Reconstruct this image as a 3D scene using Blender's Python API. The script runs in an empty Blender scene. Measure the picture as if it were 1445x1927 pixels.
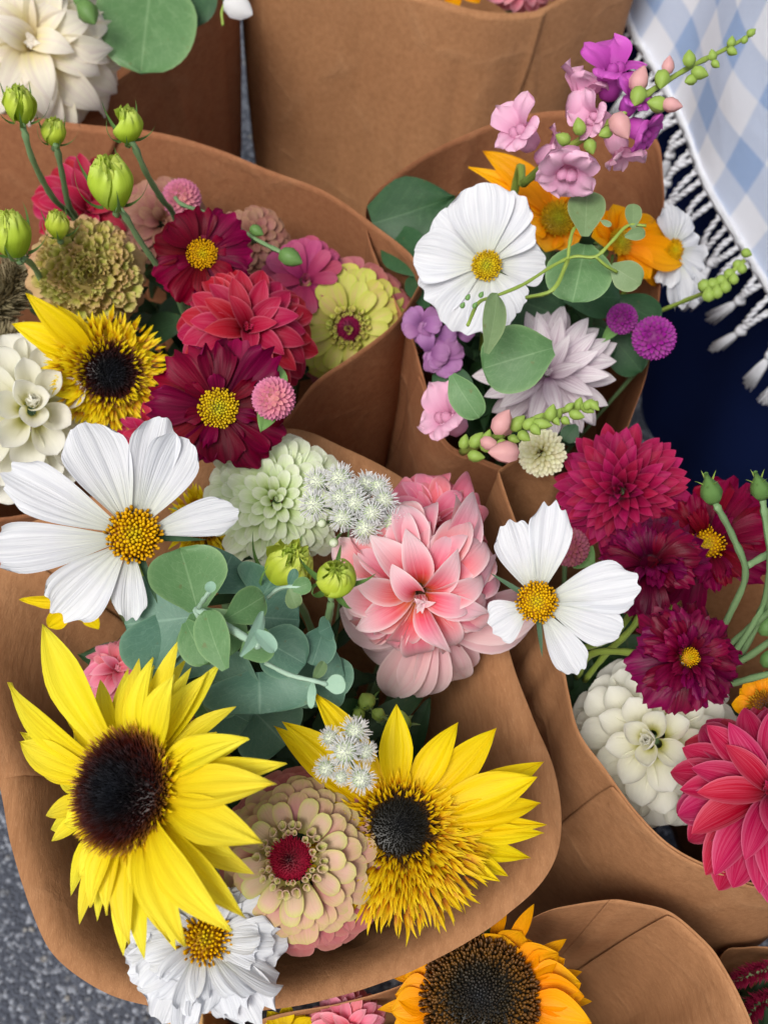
import bpy, math, random
import numpy as np
from mathutils import Vector, Matrix, noise

R = random.Random(7)
rad = math.radians
scene = bpy.context.scene
COL = scene.collection

# ------------------------------------------------------------------ camera, sky, sun, exposure
FPX = 2066.0
CAM = Vector((0, 0, 1.0))
PITCH = 30.0
cam_d = bpy.data.cameras.new('camera')
cam = bpy.data.objects.new('camera', cam_d)
COL.objects.link(cam)
cam.location = CAM
cam.rotation_euler = (rad(PITCH), 0, 0)
cam_d.sensor_fit = 'VERTICAL'
cam_d.sensor_height = 36
cam_d.lens = 36 * FPX / 1927
cam_d.clip_start = 0.02
cam_d.clip_end = 200
cam_d.dof.use_dof = True
cam_d.dof.focus_distance = 0.515
cam_d.dof.aperture_fstop = 10.5
scene.camera = cam
RIGHT = Vector((1, 0, 0))
UP = Vector((0, math.cos(rad(PITCH)), math.sin(rad(PITCH))))
FWD = Vector((0, math.sin(rad(PITCH)), -math.cos(rad(PITCH))))

SUN_EL, SUN_AZ = 60.0, 215.0      # azimuth measured from +Y towards +X
w = bpy.data.worlds.new("World")
scene.world = w
w.use_nodes = True
nt = w.node_tree
bg = nt.nodes['Background']
sky = nt.nodes.new('ShaderNodeTexSky')
sky.sky_type = 'NISHITA'
sky.sun_disc = False
sky.sun_elevation = rad(SUN_EL)
sky.sun_rotation = rad(SUN_AZ)
sky.dust_density = 4.0
hs = nt.nodes.new('ShaderNodeHueSaturation')
hs.inputs['Saturation'].default_value = 0.14
nt.links.new(sky.outputs[0], hs.inputs['Color'])
nt.links.new(hs.outputs[0], bg.inputs[0])
bg.inputs[1].default_value = 0.085
sd = bpy.data.lights.new('sun', 'SUN')
sd.energy = 1.5
sd.angle = rad(25)
sd.color = (1.0, 0.955, 0.88)
sun = bpy.data.objects.new('sun', sd)
COL.objects.link(sun)
sdir = Vector((math.sin(rad(SUN_AZ)) * math.cos(rad(SUN_EL)), math.cos(rad(SUN_AZ)) * math.cos(rad(SUN_EL)), math.sin(rad(SUN_EL))))
sun.rotation_euler = (-sdir).to_track_quat('-Z', 'Y').to_euler()
sun.location = sdir * 3
scene.view_settings.view_transform = 'Standard'
scene.view_settings.look = 'None'
scene.view_settings.exposure = 0.62
scene.view_settings.gamma = 1
try:
    scene.cycles.max_bounces = 7
    scene.cycles.diffuse_bounces = 4
    scene.cycles.transmission_bounces = 4
    scene.cycles.use_adaptive_sampling = True
except Exception:
    pass

# ------------------------------------------------------------------ placing helpers
def ray(px, py):
    return RIGHT * ((px - 722.5) / FPX) + UP * ((963.5 - py) / FPX) + FWD

def W(px, py, z):
    d = ray(px, py)
    return CAM + d * ((z - CAM.z) / d.z)

def depth(p):
    return (p - CAM).dot(FWD)

def mpx(p):                       # metres per photograph pixel at a point
    return depth(p) / FPX

def lin(h):
    h = h.lstrip('#')
    c = [int(h[i:i + 2], 16) / 255 for i in (0, 2, 4)]
    return tuple((x / 12.92 if x <= 0.04045 else ((x + 0.055) / 1.055) ** 2.4) for x in c) + (1.0,)

# ------------------------------------------------------------------ geometry core: everything is a grid of quads
def grid(P, uv=None, closed_u=False):
    """P is (a, b, 3); returns (V, F, UV)"""
    a, b = P.shape[:2]
    V = P.reshape(-1, 3)
    if uv is None:
        uu, vv = np.meshgrid(np.linspace(0, 1, b), np.linspace(0, 1, a))
        uv = np.stack([uu, vv], -1)
    UVs = uv.reshape(-1, 2)
    i = np.arange(a - 1)[:, None] * b
    j = np.arange(b - 1)[None, :]
    q = np.stack([i + j, i + j + 1, i + j + 1 + b, i + j + b], -1).reshape(-1, 4)
    return V, q, UVs

def join(geos):
    Vs, Fs, Us, n = [], [], [], 0
    for V, F, U in geos:
        Vs.append(V); Fs.append(F + n); Us.append(U); n += len(V)
    return np.concatenate(Vs), np.concatenate(Fs), np.concatenate(Us)

def xf(geo, M):
    A = np.array(M)
    return geo[0] @ A[:3, :3].T + A[:3, 3], geo[1], geo[2]

def mesh(name, geo, mat, smooth=True):
    V, F, U = geo
    me = bpy.data.meshes.new(name)
    me.vertices.add(len(V)); me.vertices.foreach_set('co', V.astype(np.float32).ravel())
    me.loops.add(F.size); me.loops.foreach_set('vertex_index', F.astype(np.int32).ravel())
    me.polygons.add(len(F))
    me.polygons.foreach_set('loop_start', np.arange(0, F.size, 4, dtype=np.int32))
    me.polygons.foreach_set('loop_total', np.full(len(F), 4, dtype=np.int32))
    me.polygons.foreach_set('use_smooth', np.full(len(F), smooth))
    ul = me.uv_layers.new(name='UVMap')
    ul.data.foreach_set('uv', U[F.ravel()].astype(np.float32).ravel())
    me.update(calc_edges=True)
    me.validate()
    me.materials.append(mat)
    return me

def link(name, me, parent=None, M=None, kind=None):
    o = bpy.data.objects.new(name, me)
    COL.objects.link(o)
    if parent is not None:
        o.parent = parent
    if M is not None:
        o.matrix_local = M
    if kind:
        o['kind'] = kind
    return o

def empty(name, M, label, cat, group=None):
    o = bpy.data.objects.new(name, None)
    COL.objects.link(o)
    o.empty_display_size = 0.01
    o.matrix_world = M
    o['label'] = label
    o['category'] = cat
    if group:
        o['group'] = group
    return o

def part_world(name, geo, mat, parent, kind=None, smooth=True):
    """geometry given in world space, linked under parent"""
    me = mesh(name, xf(geo, parent.matrix_world.inverted() if parent else Matrix()), mat, smooth)
    return link(name, me, parent, None, kind)

def tube(pts, radii, n=8, cap=True):
    pts = [Vector(p) for p in pts]
    m = len(pts)
    if not hasattr(radii, '__len__'):
        radii = [radii] * m
    rows = []
    ref = Vector((0.13, 0.27, 0.95)).normalized()
    if n >= 6 and cap:
        q0 = random.Random(m * 31 + n).uniform(0, 6)
        radii = [r_ * (1 + 0.10 * math.sin(i * 1.9 + q0) + (0.22 if i % 9 == 5 else 0)) for i, r_ in enumerate(radii)]
    for i, p in enumerate(pts):
        t = (pts[min(i + 1, m - 1)] - pts[max(i - 1, 0)])
        t.normalize()
        x = t.cross(ref)
        if x.length < 0.05:
            x = t.cross(Vector((1, 0, 0)))
        x.normalize()
        y = t.cross(x)
        rows.append([[*(p + (x * math.cos(a) + y * math.sin(a)) * radii[i])] for a in [2 * math.pi * k / n for k in range(n + 1)]])
    if cap:
        rows.insert(0, [[*pts[0]]] * (n + 1))
        rows.append([[*pts[-1]]] * (n + 1))
    return grid(np.array(rows))

def smooth_path(pts, k=6):
    """Catmull-Rom through open list"""
    pts = [Vector(p) for p in pts]
    P = [pts[0] * 2 - pts[1]] + pts + [pts[-1] * 2 - pts[-2]]
    out = []
    for i in range(1, len(P) - 2):
        for j in range(k):
            t = j / k
            a, b, c, d = P[i - 1], P[i], P[i + 1], P[i + 2]
            out.append(0.5 * ((2 * b) + (c - a) * t + (2 * a - 5 * b + 4 * c - d) * t * t + (3 * b - a - 3 * c + d) * t ** 3))
    out.append(pts[-1])
    return out

def lathe(prof, n=12, wob=0.0, ph=0.0, k=5):
    """prof list of (r, z)"""
    rows = []
    for r, z in prof:
        rows.append([[r * (1 + wob * math.sin(k * a + ph)) * math.cos(a), r * (1 + wob * math.sin(k * a + ph)) * math.sin(a), z] for a in [2 * math.pi * j / n for j in range(n + 1)]])
    return grid(np.array(rows))

# ------------------------------------------------------------------ petals
def petal(L=1.0, Wd=0.5, tip='point', nu=6, nv=9, th0=0.0, th1=0.0, thp=1.0, cup0=0.3, cup1=0.1, pleat=0.0, npl=4,
          ruf=0.0, rufk=5.0, notch=0.0, teeth=3, base=0.3, peak=0.6, sweep=0.0, twist=0.0, fall=0.15, seed=0, tk=1.7, mid=0.0):
    rr = random.Random(seed)
    ph1, ph2 = rr.uniform(0, 6.28), rr.uniform(0, 6.28)
    lt = np.linspace(0, 1, nv + 1)
    t = lt if tip == 'blunt' else 0.45 * lt + 0.55 * np.sin(lt * math.pi / 2)
    s = np.linspace(-1, 1, nu + 1)
    f = base + (1 - base) * np.sin(math.pi / 2 * np.minimum(t / peak, 1)) ** 1.2
    q = np.clip((t - peak) / (1 - peak), 0, 1)
    if tip == 'point':
        f = f * (1 - q ** tk)
    elif tip == 'round':
        f = f * np.sqrt(np.clip(1 - q ** 2.6, 0, 1))
    else:
        f = f * (1 - 0.22 * q ** 2)
    hw = f * Wd / 2
    th = th0 + (th1 - th0) * t ** thp
    dt = np.diff(t)
    thm = (th[1:] + th[:-1]) / 2
    cy = np.concatenate([[0], np.cumsum(np.cos(thm) * dt)]) * L
    cz = np.concatenate([[0], np.cumsum(np.sin(thm) * dt)]) * L
    ph = np.maximum(np.abs(cup0 + (cup1 - cup0) * t), 0.03)
    sg = np.sign(cup0 + (cup1 - cup0) * t + 1e-6)
    Rr = hw / ph
    x = Rr[:, None] * np.sin(s[None, :] * ph[:, None])
    n = sg[:, None] * Rr[:, None] * (1 - np.cos(s[None, :] * ph[:, None]))
    env = np.sin(math.pi * np.clip(t, 0, 1) ** 0.8) * 0.7 + 0.3 * t
    if pleat:
        n = n + pleat * L * (np.cos(s * npl * math.pi + ph1 * 0.3)[None, :] * env[:, None]) * (1 - 0.4 * np.abs(s))[None, :]
    if mid:
        n = n - mid * L * np.exp(-(s / 0.22) ** 2)[None, :] * env[:, None]
    if ruf:
        n = n + ruf * L * (np.sin(s * rufk + ph1)[None, :] * (t ** 3)[:, None] + 0.5 * np.sin(t * 7 + ph2)[:, None] * (s ** 2 * np.sign(s))[None, :] * (t)[:, None])
    dT = np.zeros_like(n)
    if tip == 'blunt':
        dT = dT - L * fall * (np.abs(s) ** 2.4)[None, :] * (t ** 3)[:, None]
        if notch:
            tooth = np.abs(np.sin(s * teeth * math.pi / 2 + ph1)) + 0.4 * np.sin(s * 9 + ph2)
            dT = dT - L * notch * tooth[None, :] * (t ** 7)[:, None]
    x = x + sweep * L * (t ** 2)[:, None]
    if twist:
        a = twist * t[:, None]
        x, n = x * np.cos(a) - n * np.sin(a), x * np.sin(a) + n * np.cos(a)
    Y = cy[:, None] + dT * np.cos(th)[:, None] - n * np.sin(th)[:, None]
    Z = cz[:, None] + dT * np.sin(th)[:, None] + n * np.cos(th)[:, None]
    P = np.stack([x, Y, Z], -1)
    uu = np.broadcast_to((s * 0.5 + 0.5)[None, :], x.shape)
    vv = np.broadcast_to(t[:, None], x.shape)
    return grid(P, np.stack([uu, vv], -1))

def pm(az, elev=0.0, r0=0.0, z0=0.0, roll=0.0, sc=1.0, sx=None):
    """matrix of a petal at azimuth az (deg; 0 = right, 90 = up in the flower's plane)"""
    S = Matrix.Diagonal((sc if sx is None else sx, sc, sc, 1))
    return Matrix.Rotation(rad(az - 90), 4, 'Z') @ Matrix.Translation((0, r0, z0)) @ Matrix.Rotation(rad(elev), 4, 'X') @ Matrix.Rotation(rad(roll), 4, 'Y') @ S

# ------------------------------------------------------------------ materials
def nodes(name):
    m = bpy.data.materials.new(name)
    m.use_nodes = True
    t = m.node_tree
    for n in list(t.nodes):
        t.nodes.remove(n)
    out = t.nodes.new('ShaderNodeOutputMaterial')
    return m, t, out

def N(t, typ, **kw):
    n = t.nodes.new(typ)
    for k, v in kw.items():
        if k in n.inputs and not hasattr(n, k):
            n.inputs[k].default_value = v
        elif hasattr(n, k):
            setattr(n, k, v)
    return n

def setin(n, **kw):
    for k, v in kw.items():
        n.inputs[k.replace('_', ' ')].default_value = v

def math_n(t, op, a, b=None, clamp=False):
    n = t.nodes.new('ShaderNodeMath')
    n.operation = op
    n.use_clamp = clamp
    for i, v in enumerate((a, b)):
        if v is None:
            continue
        if hasattr(v, 'is_output'):
            t.links.new(v, n.inputs[i])
        else:
            n.inputs[i].default_value = v
    return n.outputs[0]

def mix(t, fac, a, b, blend='MIX'):
    n = t.nodes.new('ShaderNodeMix')
    n.data_type = 'RGBA'
    n.blend_type = blend
    for i, v in ((0, fac), (6, a), (7, b)):
        if hasattr(v, 'is_output'):
            t.links.new(v, n.inputs[i])
        else:
            n.inputs[i].default_value = v
    return n.outputs[2]

def ramp(t, fac, stops, interp='LINEAR'):
    n = t.nodes.new('ShaderNodeValToRGB')
    n.color_ramp.interpolation = interp
    e = n.color_ramp.elements
    while len(e) < len(stops):
        e.new(0.5)
    for el, (p, c) in zip(e, stops):
        el.position = p
        el.color = lin(c) if isinstance(c, str) else c
    t.links.new(fac, n.inputs[0])
    return n.outputs[0]

def noise_n(t, vec, scale, detail=3, rough=0.55, dist=0.0):
    n = t.nodes.new('ShaderNodeTexNoise')
    n.inputs['Scale'].default_value = scale
    n.inputs['Detail'].default_value = detail
    n.inputs['Roughness'].default_value = rough
    n.inputs['Distortion'].default_value = dist
    if vec is not None:
        t.links.new(vec, n.inputs['Vector'])
    return n.outputs[0]

def finish(t, out, col, rough=0.5, transl=0.25, bump=None, bstr=0.3, bdist=0.0005, sheen=0.0, tcol=None, spec=0.35, coat=0.0):
    p = t.nodes.new('ShaderNodeBsdfPrincipled')
    t.links.new(col, p.inputs['Base Color'])
    p.inputs['Roughness'].default_value = rough
    p.inputs['Specular IOR Level'].default_value = spec
    if sheen:
        p.inputs['Sheen Weight'].default_value = sheen
        p.inputs['Sheen Roughness'].default_value = 0.4
    nrm = None
    if bump is not None:
        b = t.nodes.new('ShaderNodeBump')
        b.inputs['Strength'].default_value = bstr
        b.inputs['Distance'].default_value = bdist
        t.links.new(bump, b.inputs['Height'])
        nrm = b.outputs[0]
        t.links.new(nrm, p.inputs['Normal'])
    if transl:
        tr = t.nodes.new('ShaderNodeBsdfTranslucent')
        t.links.new(tcol if tcol is not None else col, tr.inputs[0])
        if nrm is not None:
            t.links.new(nrm, tr.inputs['Normal'])
        mx = t.nodes.new('ShaderNodeMixShader')
        mx.inputs[0].default_value = transl
        t.links.new(p.outputs[0], mx.inputs[1])
        t.links.new(tr.outputs[0], mx.inputs[2])
        t.links.new(mx.outputs[0], out.inputs[0])
    else:
        t.links.new(p.outputs[0], out.inputs[0])

def uvs(t):
    uv = t.nodes.new('ShaderNodeUVMap')
    sp = t.nodes.new('ShaderNodeSeparateXYZ')
    t.links.new(uv.outputs[0], sp.inputs[0])
    return uv.outputs[0], sp.outputs[0], sp.outputs[1]

def petal_mat(name, stops, streak=None, samt=0.35, sk=14.0, edge=None, eamt=0.5, epow=4.0, back=None, bamt=0.6, var=0.08, hue=0.015,
              rough=0.5, transl=0.28, bstr=0.35, tip=None, sheen=0.0, spec=0.2, mottle=0.0, mcol=None):
    m, t, out = nodes(name)
    uv, u, v = uvs(t)
    col = ramp(t, v, stops)
    oi = t.nodes.new('ShaderNodeObjectInfo')
    cv = t.nodes.new('ShaderNodeCombineXYZ')
    t.links.new(math_n(t, 'MULTIPLY', u, sk), cv.inputs[0])
    t.links.new(math_n(t, 'MULTIPLY', v, 0.9), cv.inputs[1])
    t.links.new(math_n(t, 'MULTIPLY', oi.outputs['Random'], 37.0), cv.inputs[2])
    st = noise_n(t, cv.outputs[0], 1.0, 3, 0.6)
    st2 = math_n(t, 'MULTIPLY', math_n(t, 'SUBTRACT', st, 0.42, True), 3.2, True)
    if streak:
        col = mix(t, math_n(t, 'MULTIPLY', st2, samt), col, lin(streak))
    if edge:
        e = math_n(t, 'POWER', math_n(t, 'ABSOLUTE', math_n(t, 'MULTIPLY', math_n(t, 'SUBTRACT', u, 0.5), 2.0)), epow)
        col = mix(t, math_n(t, 'MULTIPLY', e, eamt), col, lin(edge))
    if mottle:
        tc = t.nodes.new('ShaderNodeTexCoord')
        mo = noise_n(t, tc.outputs['Object'], 140.0, 3, 0.6)
        col = mix(t, math_n(t, 'MULTIPLY', math_n(t, 'MULTIPLY', math_n(t, 'SUBTRACT', mo, 0.45, True), 5.0, True), mottle), col, lin(mcol))
    if back:
        g = t.nodes.new('ShaderNodeNewGeometry')
        col = mix(t, math_n(t, 'MULTIPLY', g.outputs['Backfacing'], bamt), col, lin(back))
    h = t.nodes.new('ShaderNodeHueSaturation')
    t.links.new(col, h.inputs['Color'])
    t.links.new(math_n(t, 'ADD', 0.5 - hue, math_n(t, 'MULTIPLY', oi.outputs['Random'], 2 * hue)), h.inputs['Hue'])
    r2 = math_n(t, 'FRACT', math_n(t, 'MULTIPLY', oi.outputs['Random'], 17.3))
    t.links.new(math_n(t, 'ADD', 1 - var, math_n(t, 'MULTIPLY', r2, 1.3 * var)), h.inputs['Value'])
    finish(t, out, h.outputs[0], rough, transl, st, bstr, 0.0007, sheen, None, spec)
    return m

def leaf_mat(name, c1, c2, vein, vamt=0.35, rough=0.5, transl=0.15, back=None, edge=None, spec=0.4, ang=1.1, kv=7.0):
    m, t, out = nodes(name)
    uv, u, v = uvs(t)
    tc = t.nodes.new('ShaderNodeTexCoord')
    n1 = noise_n(t, tc.outputs['Object'], 45.0, 4, 0.6)
    oi = t.nodes.new('ShaderNodeObjectInfo')
    f = math_n(t, 'ADD', math_n(t, 'MULTIPLY', n1, 0.7), math_n(t, 'MULTIPLY', oi.outputs['Random'], 0.35), True)
    col = mix(t, f, lin(c1), lin(c2))
    bl = noise_n(t, tc.outputs['Object'], 90.0, 5, 0.7, 0.8)
    col = mix(t, math_n(t, 'MULTIPLY', math_n(t, 'MULTIPLY', math_n(t, 'SUBTRACT', bl, 0.48, True), 4.0, True), 0.22), col, lin(vein))
    a = math_n(t, 'ABSOLUTE', math_n(t, 'SUBTRACT', u, 0.5))
    midr = math_n(t, 'SUBTRACT', 1.0, math_n(t, 'MULTIPLY', a, 42.0), True)
    wob = noise_n(t, uv, 3.5, 3, 0.6)
    ph = math_n(t, 'ADD', math_n(t, 'SUBTRACT', v, math_n(t, 'MULTIPLY', a, ang)), math_n(t, 'MULTIPLY', wob, 0.45))
    fr = math_n(t, 'ABSOLUTE', math_n(t, 'SUBTRACT', math_n(t, 'FRACT', math_n(t, 'MULTIPLY', ph, kv)), 0.5))
    side = math_n(t, 'SUBTRACT', 1.0, math_n(t, 'MULTIPLY', fr, 13.0), True)
    vo = t.nodes.new('ShaderNodeTexVoronoi')
    vo.feature = 'DISTANCE_TO_EDGE'
    vo.inputs['Scale'].default_value = 11.0
    t.links.new(uv, vo.inputs['Vector'])
    net = math_n(t, 'SUBTRACT', 1.0, math_n(t, 'MULTIPLY', vo.outputs['Distance'], 22.0), True)
    vv = math_n(t, 'MULTIPLY', math_n(t, 'MAXIMUM', math_n(t, 'MULTIPLY', midr, 0.9), math_n(t, 'MAXIMUM', math_n(t, 'MULTIPLY', side, 0.4), math_n(t, 'MULTIPLY', net, 0.22))), math_n(t, 'ADD', 0.35, bl))
    col = mix(t, math_n(t, 'MULTIPLY', vv, vamt), col, lin(vein))
    sp_ = noise_n(t, tc.outputs['Object'], 210.0, 2, 0.5)
    col = mix(t, math_n(t, 'MULTIPLY', math_n(t, 'MULTIPLY', math_n(t, 'SUBTRACT', sp_, 0.68, True), 12.0, True), 0.45), col, lin('#6e6238'))
    if edge:
        e = math_n(t, 'POWER', math_n(t, 'MULTIPLY', a, 2.0), 14.0)
        col = mix(t, math_n(t, 'MULTIPLY', e, 0.7), col, lin(edge))
    if back:
        g = t.nodes.new('ShaderNodeNewGeometry')
        col = mix(t, math_n(t, 'MULTIPLY', g.outputs['Backfacing'], 0.8), col, lin(back))
    finish(t, out, col, rough, transl, math_n(t, 'ADD', math_n(t, 'MULTIPLY', vv, -0.6), n1), 0.3, 0.0006, 0.0, None, spec)
    return m

def uvmat(name, base_stops, tip_stops=None, rough=0.55, transl=0.1, noise_sc=300.0, namt=0.25, ncol='#000000', spec=0.3, vp=1.0):
    """u runs over the head (0 centre, 1 rim), v along each floret"""
    m, t, out = nodes(name)
    uv, u, v = uvs(t)
    col = ramp(t, u, base_stops)
    if tip_stops:
        col = mix(t, math_n(t, 'POWER', v, vp), col, ramp(t, u, tip_stops))
    tc = t.nodes.new('ShaderNodeTexCoord')
    n1 = noise_n(t, tc.outputs['Object'], noise_sc, 2, 0.6)
    col = mix(t, math_n(t, 'MULTIPLY', math_n(t, 'MULTIPLY', math_n(t, 'SUBTRACT', n1, 0.4, True), 4.0, True), namt), col, lin(ncol))
    finish(t, out, col, rough, transl, n1, 0.3, 0.0005, 0.0, None, spec)
    return m

def flat_mat(name, c1, c2, sc=60.0, rough=0.55, transl=0.1, spec=0.35):
    m, t, out = nodes(name)
    tc = t.nodes.new('ShaderNodeTexCoord')
    n1 = noise_n(t, tc.outputs['Object'], sc, 4, 0.6)
    col = mix(t, n1, lin(c1), lin(c2))
    finish(t, out, col, rough, transl, n1, 0.3, 0.0006, 0.0, None, spec)
    return m

# kraft paper
def kraft(name, c1, c2, c3):
    m, t, out = nodes(name)
    tc = t.nodes.new('ShaderNodeTexCoord')
    mp = t.nodes.new('ShaderNodeMapping')
    mp.inputs['Scale'].default_value = (1.0, 0.16, 1.0)
    mp.inputs['Rotation'].default_value = (0.3, 0.2, 0.9)
    t.links.new(tc.outputs['Object'], mp.inputs['Vector'])
    big = noise_n(t, tc.outputs['Object'], 9.0, 3, 0.5)
    mid_ = noise_n(t, mp.outputs[0], 260.0, 5, 0.7, 0.4)
    fine = noise_n(t, mp.outputs[0], 1500.0, 3, 0.7)
    col = mix(t, big, lin(c1), lin(c2))
    fib = math_n(t, 'MULTIPLY', math_n(t, 'SUBTRACT', mid_, 0.38, True), 2.6, True)
    col = mix(t, math_n(t, 'MULTIPLY', fib, 0.62), col, lin(c3))
    fl = math_n(t, 'MULTIPLY', math_n(t, 'SUBTRACT', fine, 0.55, True), 3.5, True)
    col = mix(t, math_n(t, 'MULTIPLY', fl, 0.62), col, lin('#d4a67c'))
    p_b = math_n(t, 'ADD', mid_, math_n(t, 'MULTIPLY', fine, 0.5))
    wr = noise_n(t, tc.outputs['Object'], 30.0, 4, 0.55, 0.6)
    dv = t.nodes.new('ShaderNodeMapping')
    wo = t.nodes.new('ShaderNodeTexNoise'); wo.inputs['Scale'].default_value = 9.0; wo.inputs['Detail'].default_value = 2
    t.links.new(tc.outputs['Object'], wo.inputs['Vector'])
    va = t.nodes.new('ShaderNodeVectorMath'); va.operation = 'MULTIPLY_ADD'
    t.links.new(wo.outputs['Color'], va.inputs[0]); va.inputs[1].default_value = (0.05, 0.05, 0.05)
    t.links.new(tc.outputs['Object'], va.inputs[2])
    vo = t.nodes.new('ShaderNodeTexVoronoi'); vo.feature = 'DISTANCE_TO_EDGE'; vo.inputs['Scale'].default_value = 11.0
    t.links.new(va.outputs[0], vo.inputs['Vector'])
    cre = math_n(t, 'SUBTRACT', 1.0, math_n(t, 'MULTIPLY', vo.outputs['Distance'], 16.0), True)
    cre = math_n(t, 'MULTIPLY', cre, math_n(t, 'MULTIPLY', math_n(t, 'SUBTRACT', wr, 0.42, True), 4.0, True))
    b2 = math_n(t, 'ADD', math_n(t, 'ADD', math_n(t, 'MULTIPLY', wr, 1.3), math_n(t, 'MULTIPLY', cre, 1.3)), p_b)
    col = mix(t, math_n(t, 'MULTIPLY', cre, 0.10), col, lin('#dcb48c'))
    finish(t, out, col, 0.8, 0.13, b2, 0.6, 0.0008, 0.0, None, 0.12)
    return m

M = {}
M['kraft'] = kraft('kraft_paper', '#bb8a62', '#a87651', '#8a5c3c')
M['kraft_red'] = kraft('kraft_paper_reddish', '#b07a56', '#9b6445', '#834f36')
M['cos_white'] = petal_mat('white_cosmos_petal', [(0, '#bcc396'), (0.12, '#d6dacb'), (0.5, '#e2e3e8'), (1, '#e7e9ee')], '#b3b6c2', 0.55, 20, back='#d6d9e2', var=0.03, hue=0.0, rough=0.55, transl=0.22, bstr=1.0)
M['cos_crim'] = petal_mat('crimson_cosmos_petal', [(0, '#3c0016'), (0.4, '#6a0024'), (1, '#800034')], '#3c0014', 0.7, 12, back='#8a1658', bamt=0.35, var=0.25, hue=0.015, rough=0.45, transl=0.12, bstr=0.7, spec=0.12)
M['cos_wine'] = petal_mat('wine_cosmos_petal', [(0, '#3c0018'), (0.4, '#66002c'), (1, '#7c0240')], '#3c001a', 0.7, 12, back='#8a2464', bamt=0.4, var=0.3, hue=0.018, rough=0.4, transl=0.16, bstr=0.7, spec=0.16)
M['sun_yel'] = petal_mat('yellow_sunflower_ray', [(0, '#e3bf08'), (0.3, '#f5e01c'), (1, '#fbee48')], '#dfc010', 0.55, 9, back='#ebe66a', bamt=0.5, var=0.08, hue=0.006, transl=0.3, bstr=1.0)
M['sun_gold'] = petal_mat('golden_sunflower_ray', [(0, '#dfb000'), (0.4, '#f0cf04'), (1, '#f6de14')], '#d0a400', 0.5, 9, back='#e6dc30', bamt=0.5, var=0.08, hue=0.006, transl=0.25, bstr=1.0)
M['sun_or'] = petal_mat('orange_sunflower_ray', [(0, '#e88200'), (0.4, '#ffa600'), (1, '#ffbc08')], '#e08a00', 0.5, 9, back='#eca808', bamt=0.5, var=0.08, hue=0.006, transl=0.3, bstr=0.9)
M['dah_pink'] = petal_mat('pink_dahlia_petal', [(0, '#f0b010'), (0.14, '#f27028'), (0.34, '#ee5460'), (0.52, '#f08496'), (0.74, '#f6c8d2'), (1, '#fbeff1')], '#f6b4bc', 0.45, 11, edge='#fae8ea', eamt=0.8, epow=4.5, back='#f3ccd2', bamt=0.85, var=0.07, hue=0.014, transl=0.3, bstr=0.6)
M['dah_rose'] = petal_mat('rose_dahlia_petal', [(0, '#df4f64'), (0.4, '#e8667e'), (0.8, '#ee8fa3'), (1, '#f2b3c0')], '#eea0b0', 0.35, 9, edge='#f2b9c4', eamt=0.6, back='#e890a2', bamt=0.7, var=0.08, hue=0.012, transl=0.25)
M['dah_pale'] = petal_mat('pale_pink_dahlia_petal', [(0, '#dd6f86'), (0.3, '#efbcc4'), (1, '#f8e8e8')], '#e7a6b5', 0.45, 11, edge='#f8eaea', eamt=0.5, back='#f3dee0', bamt=0.7, var=0.05, transl=0.3)
M['dah_crim'] = petal_mat('crimson_dahlia_petal', [(0, '#74001c'), (0.4, '#a0052f'), (1, '#b2183e')], '#c04a64', 0.5, 14, edge='#dc7488', eamt=0.6, epow=6.0, back='#b8405c', bamt=0.7, var=0.16, hue=0.01, transl=0.22, spec=0.15)
M['dah_hot'] = petal_mat('hot_pink_dahlia_petal', [(0, '#780022'), (0.35, '#a40438'), (1, '#b41246')], '#d8688a', 0.45, 28, edge='#e288a2', eamt=0.45, epow=7.0, back='#bc4468', bamt=0.7, var=0.14, hue=0.01, transl=0.16, spec=0.12)
M['dah_wine'] = petal_mat('wine_dahlia_petal', [(0, '#7a2c3a'), (0.3, '#740a30'), (0.75, '#9c0a44'), (1, '#b4245c')], '#a83a60', 0.3, 12, edge='#c45078', eamt=0.5, epow=7.0, back='#8a2c48', bamt=0.7, var=0.2, hue=0.01, transl=0.18, spec=0.15)
M['dah_white'] = petal_mat('white_dahlia_petal', [(0, '#c8c838'), (0.12, '#ebe8a8'), (0.32, '#f8f6e4'), (1, '#fbfaf4')], '#efecdc', 0.25, 9, back='#f6f4e8', bamt=0.6, var=0.03, hue=0.0, transl=0.42, bstr=0.3)
M['dah_cream'] = petal_mat('cream_dahlia_petal', [(0, '#d9b83e'), (0.25, '#f3e6a8'), (0.6, '#faf4e0'), (1, '#faf6ee')], '#e2cad4', 0.5, 10, back='#f6efe0', bamt=0.6, var=0.04, hue=0.004, transl=0.4, bstr=0.5)
M['dah_lilac'] = petal_mat('white_lilac_dahlia_petal', [(0, '#9a6a8e'), (0.25, '#e2d4dc'), (1, '#f6f2f3')], '#a47a98', 0.75, 22, edge='#b090a8', eamt=0.3, epow=8.0, back='#dccdd6', bamt=0.7, var=0.05, transl=0.28)
M['zin_green'] = petal_mat('greenish_white_zinnia_petal', [(0, '#9cc03c'), (0.3, '#cce08e'), (0.7, '#e8f2cc'), (1, '#f6faea')], '#cbde9c', 0.35, 9, edge='#f8fbf0', eamt=0.5, back='#d8e8b0', bamt=0.7, var=0.05, hue=0.005, transl=0.35)
M['zin_lime'] = petal_mat('lime_zinnia_petal', [(0, '#bcc04c'), (0.35, '#d2b898'), (0.75, '#d6b49c'), (1, '#c8cc74')], '#dba898', 0.45, 9, edge='#c2ca60', eamt=0.7, epow=3.5, back='#c8c07c', bamt=0.7, var=0.08, transl=0.22)
M['zin_lime_b'] = petal_mat('yellow_lime_zinnia_petal', [(0, '#bcc83c'), (0.5, '#cdc868'), (1, '#c6cc54')], '#dc9c94', 0.5, 9, edge='#c4cf50', eamt=0.6, back='#c4c464', bamt=0.7, var=0.08, transl=0.22)
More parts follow.
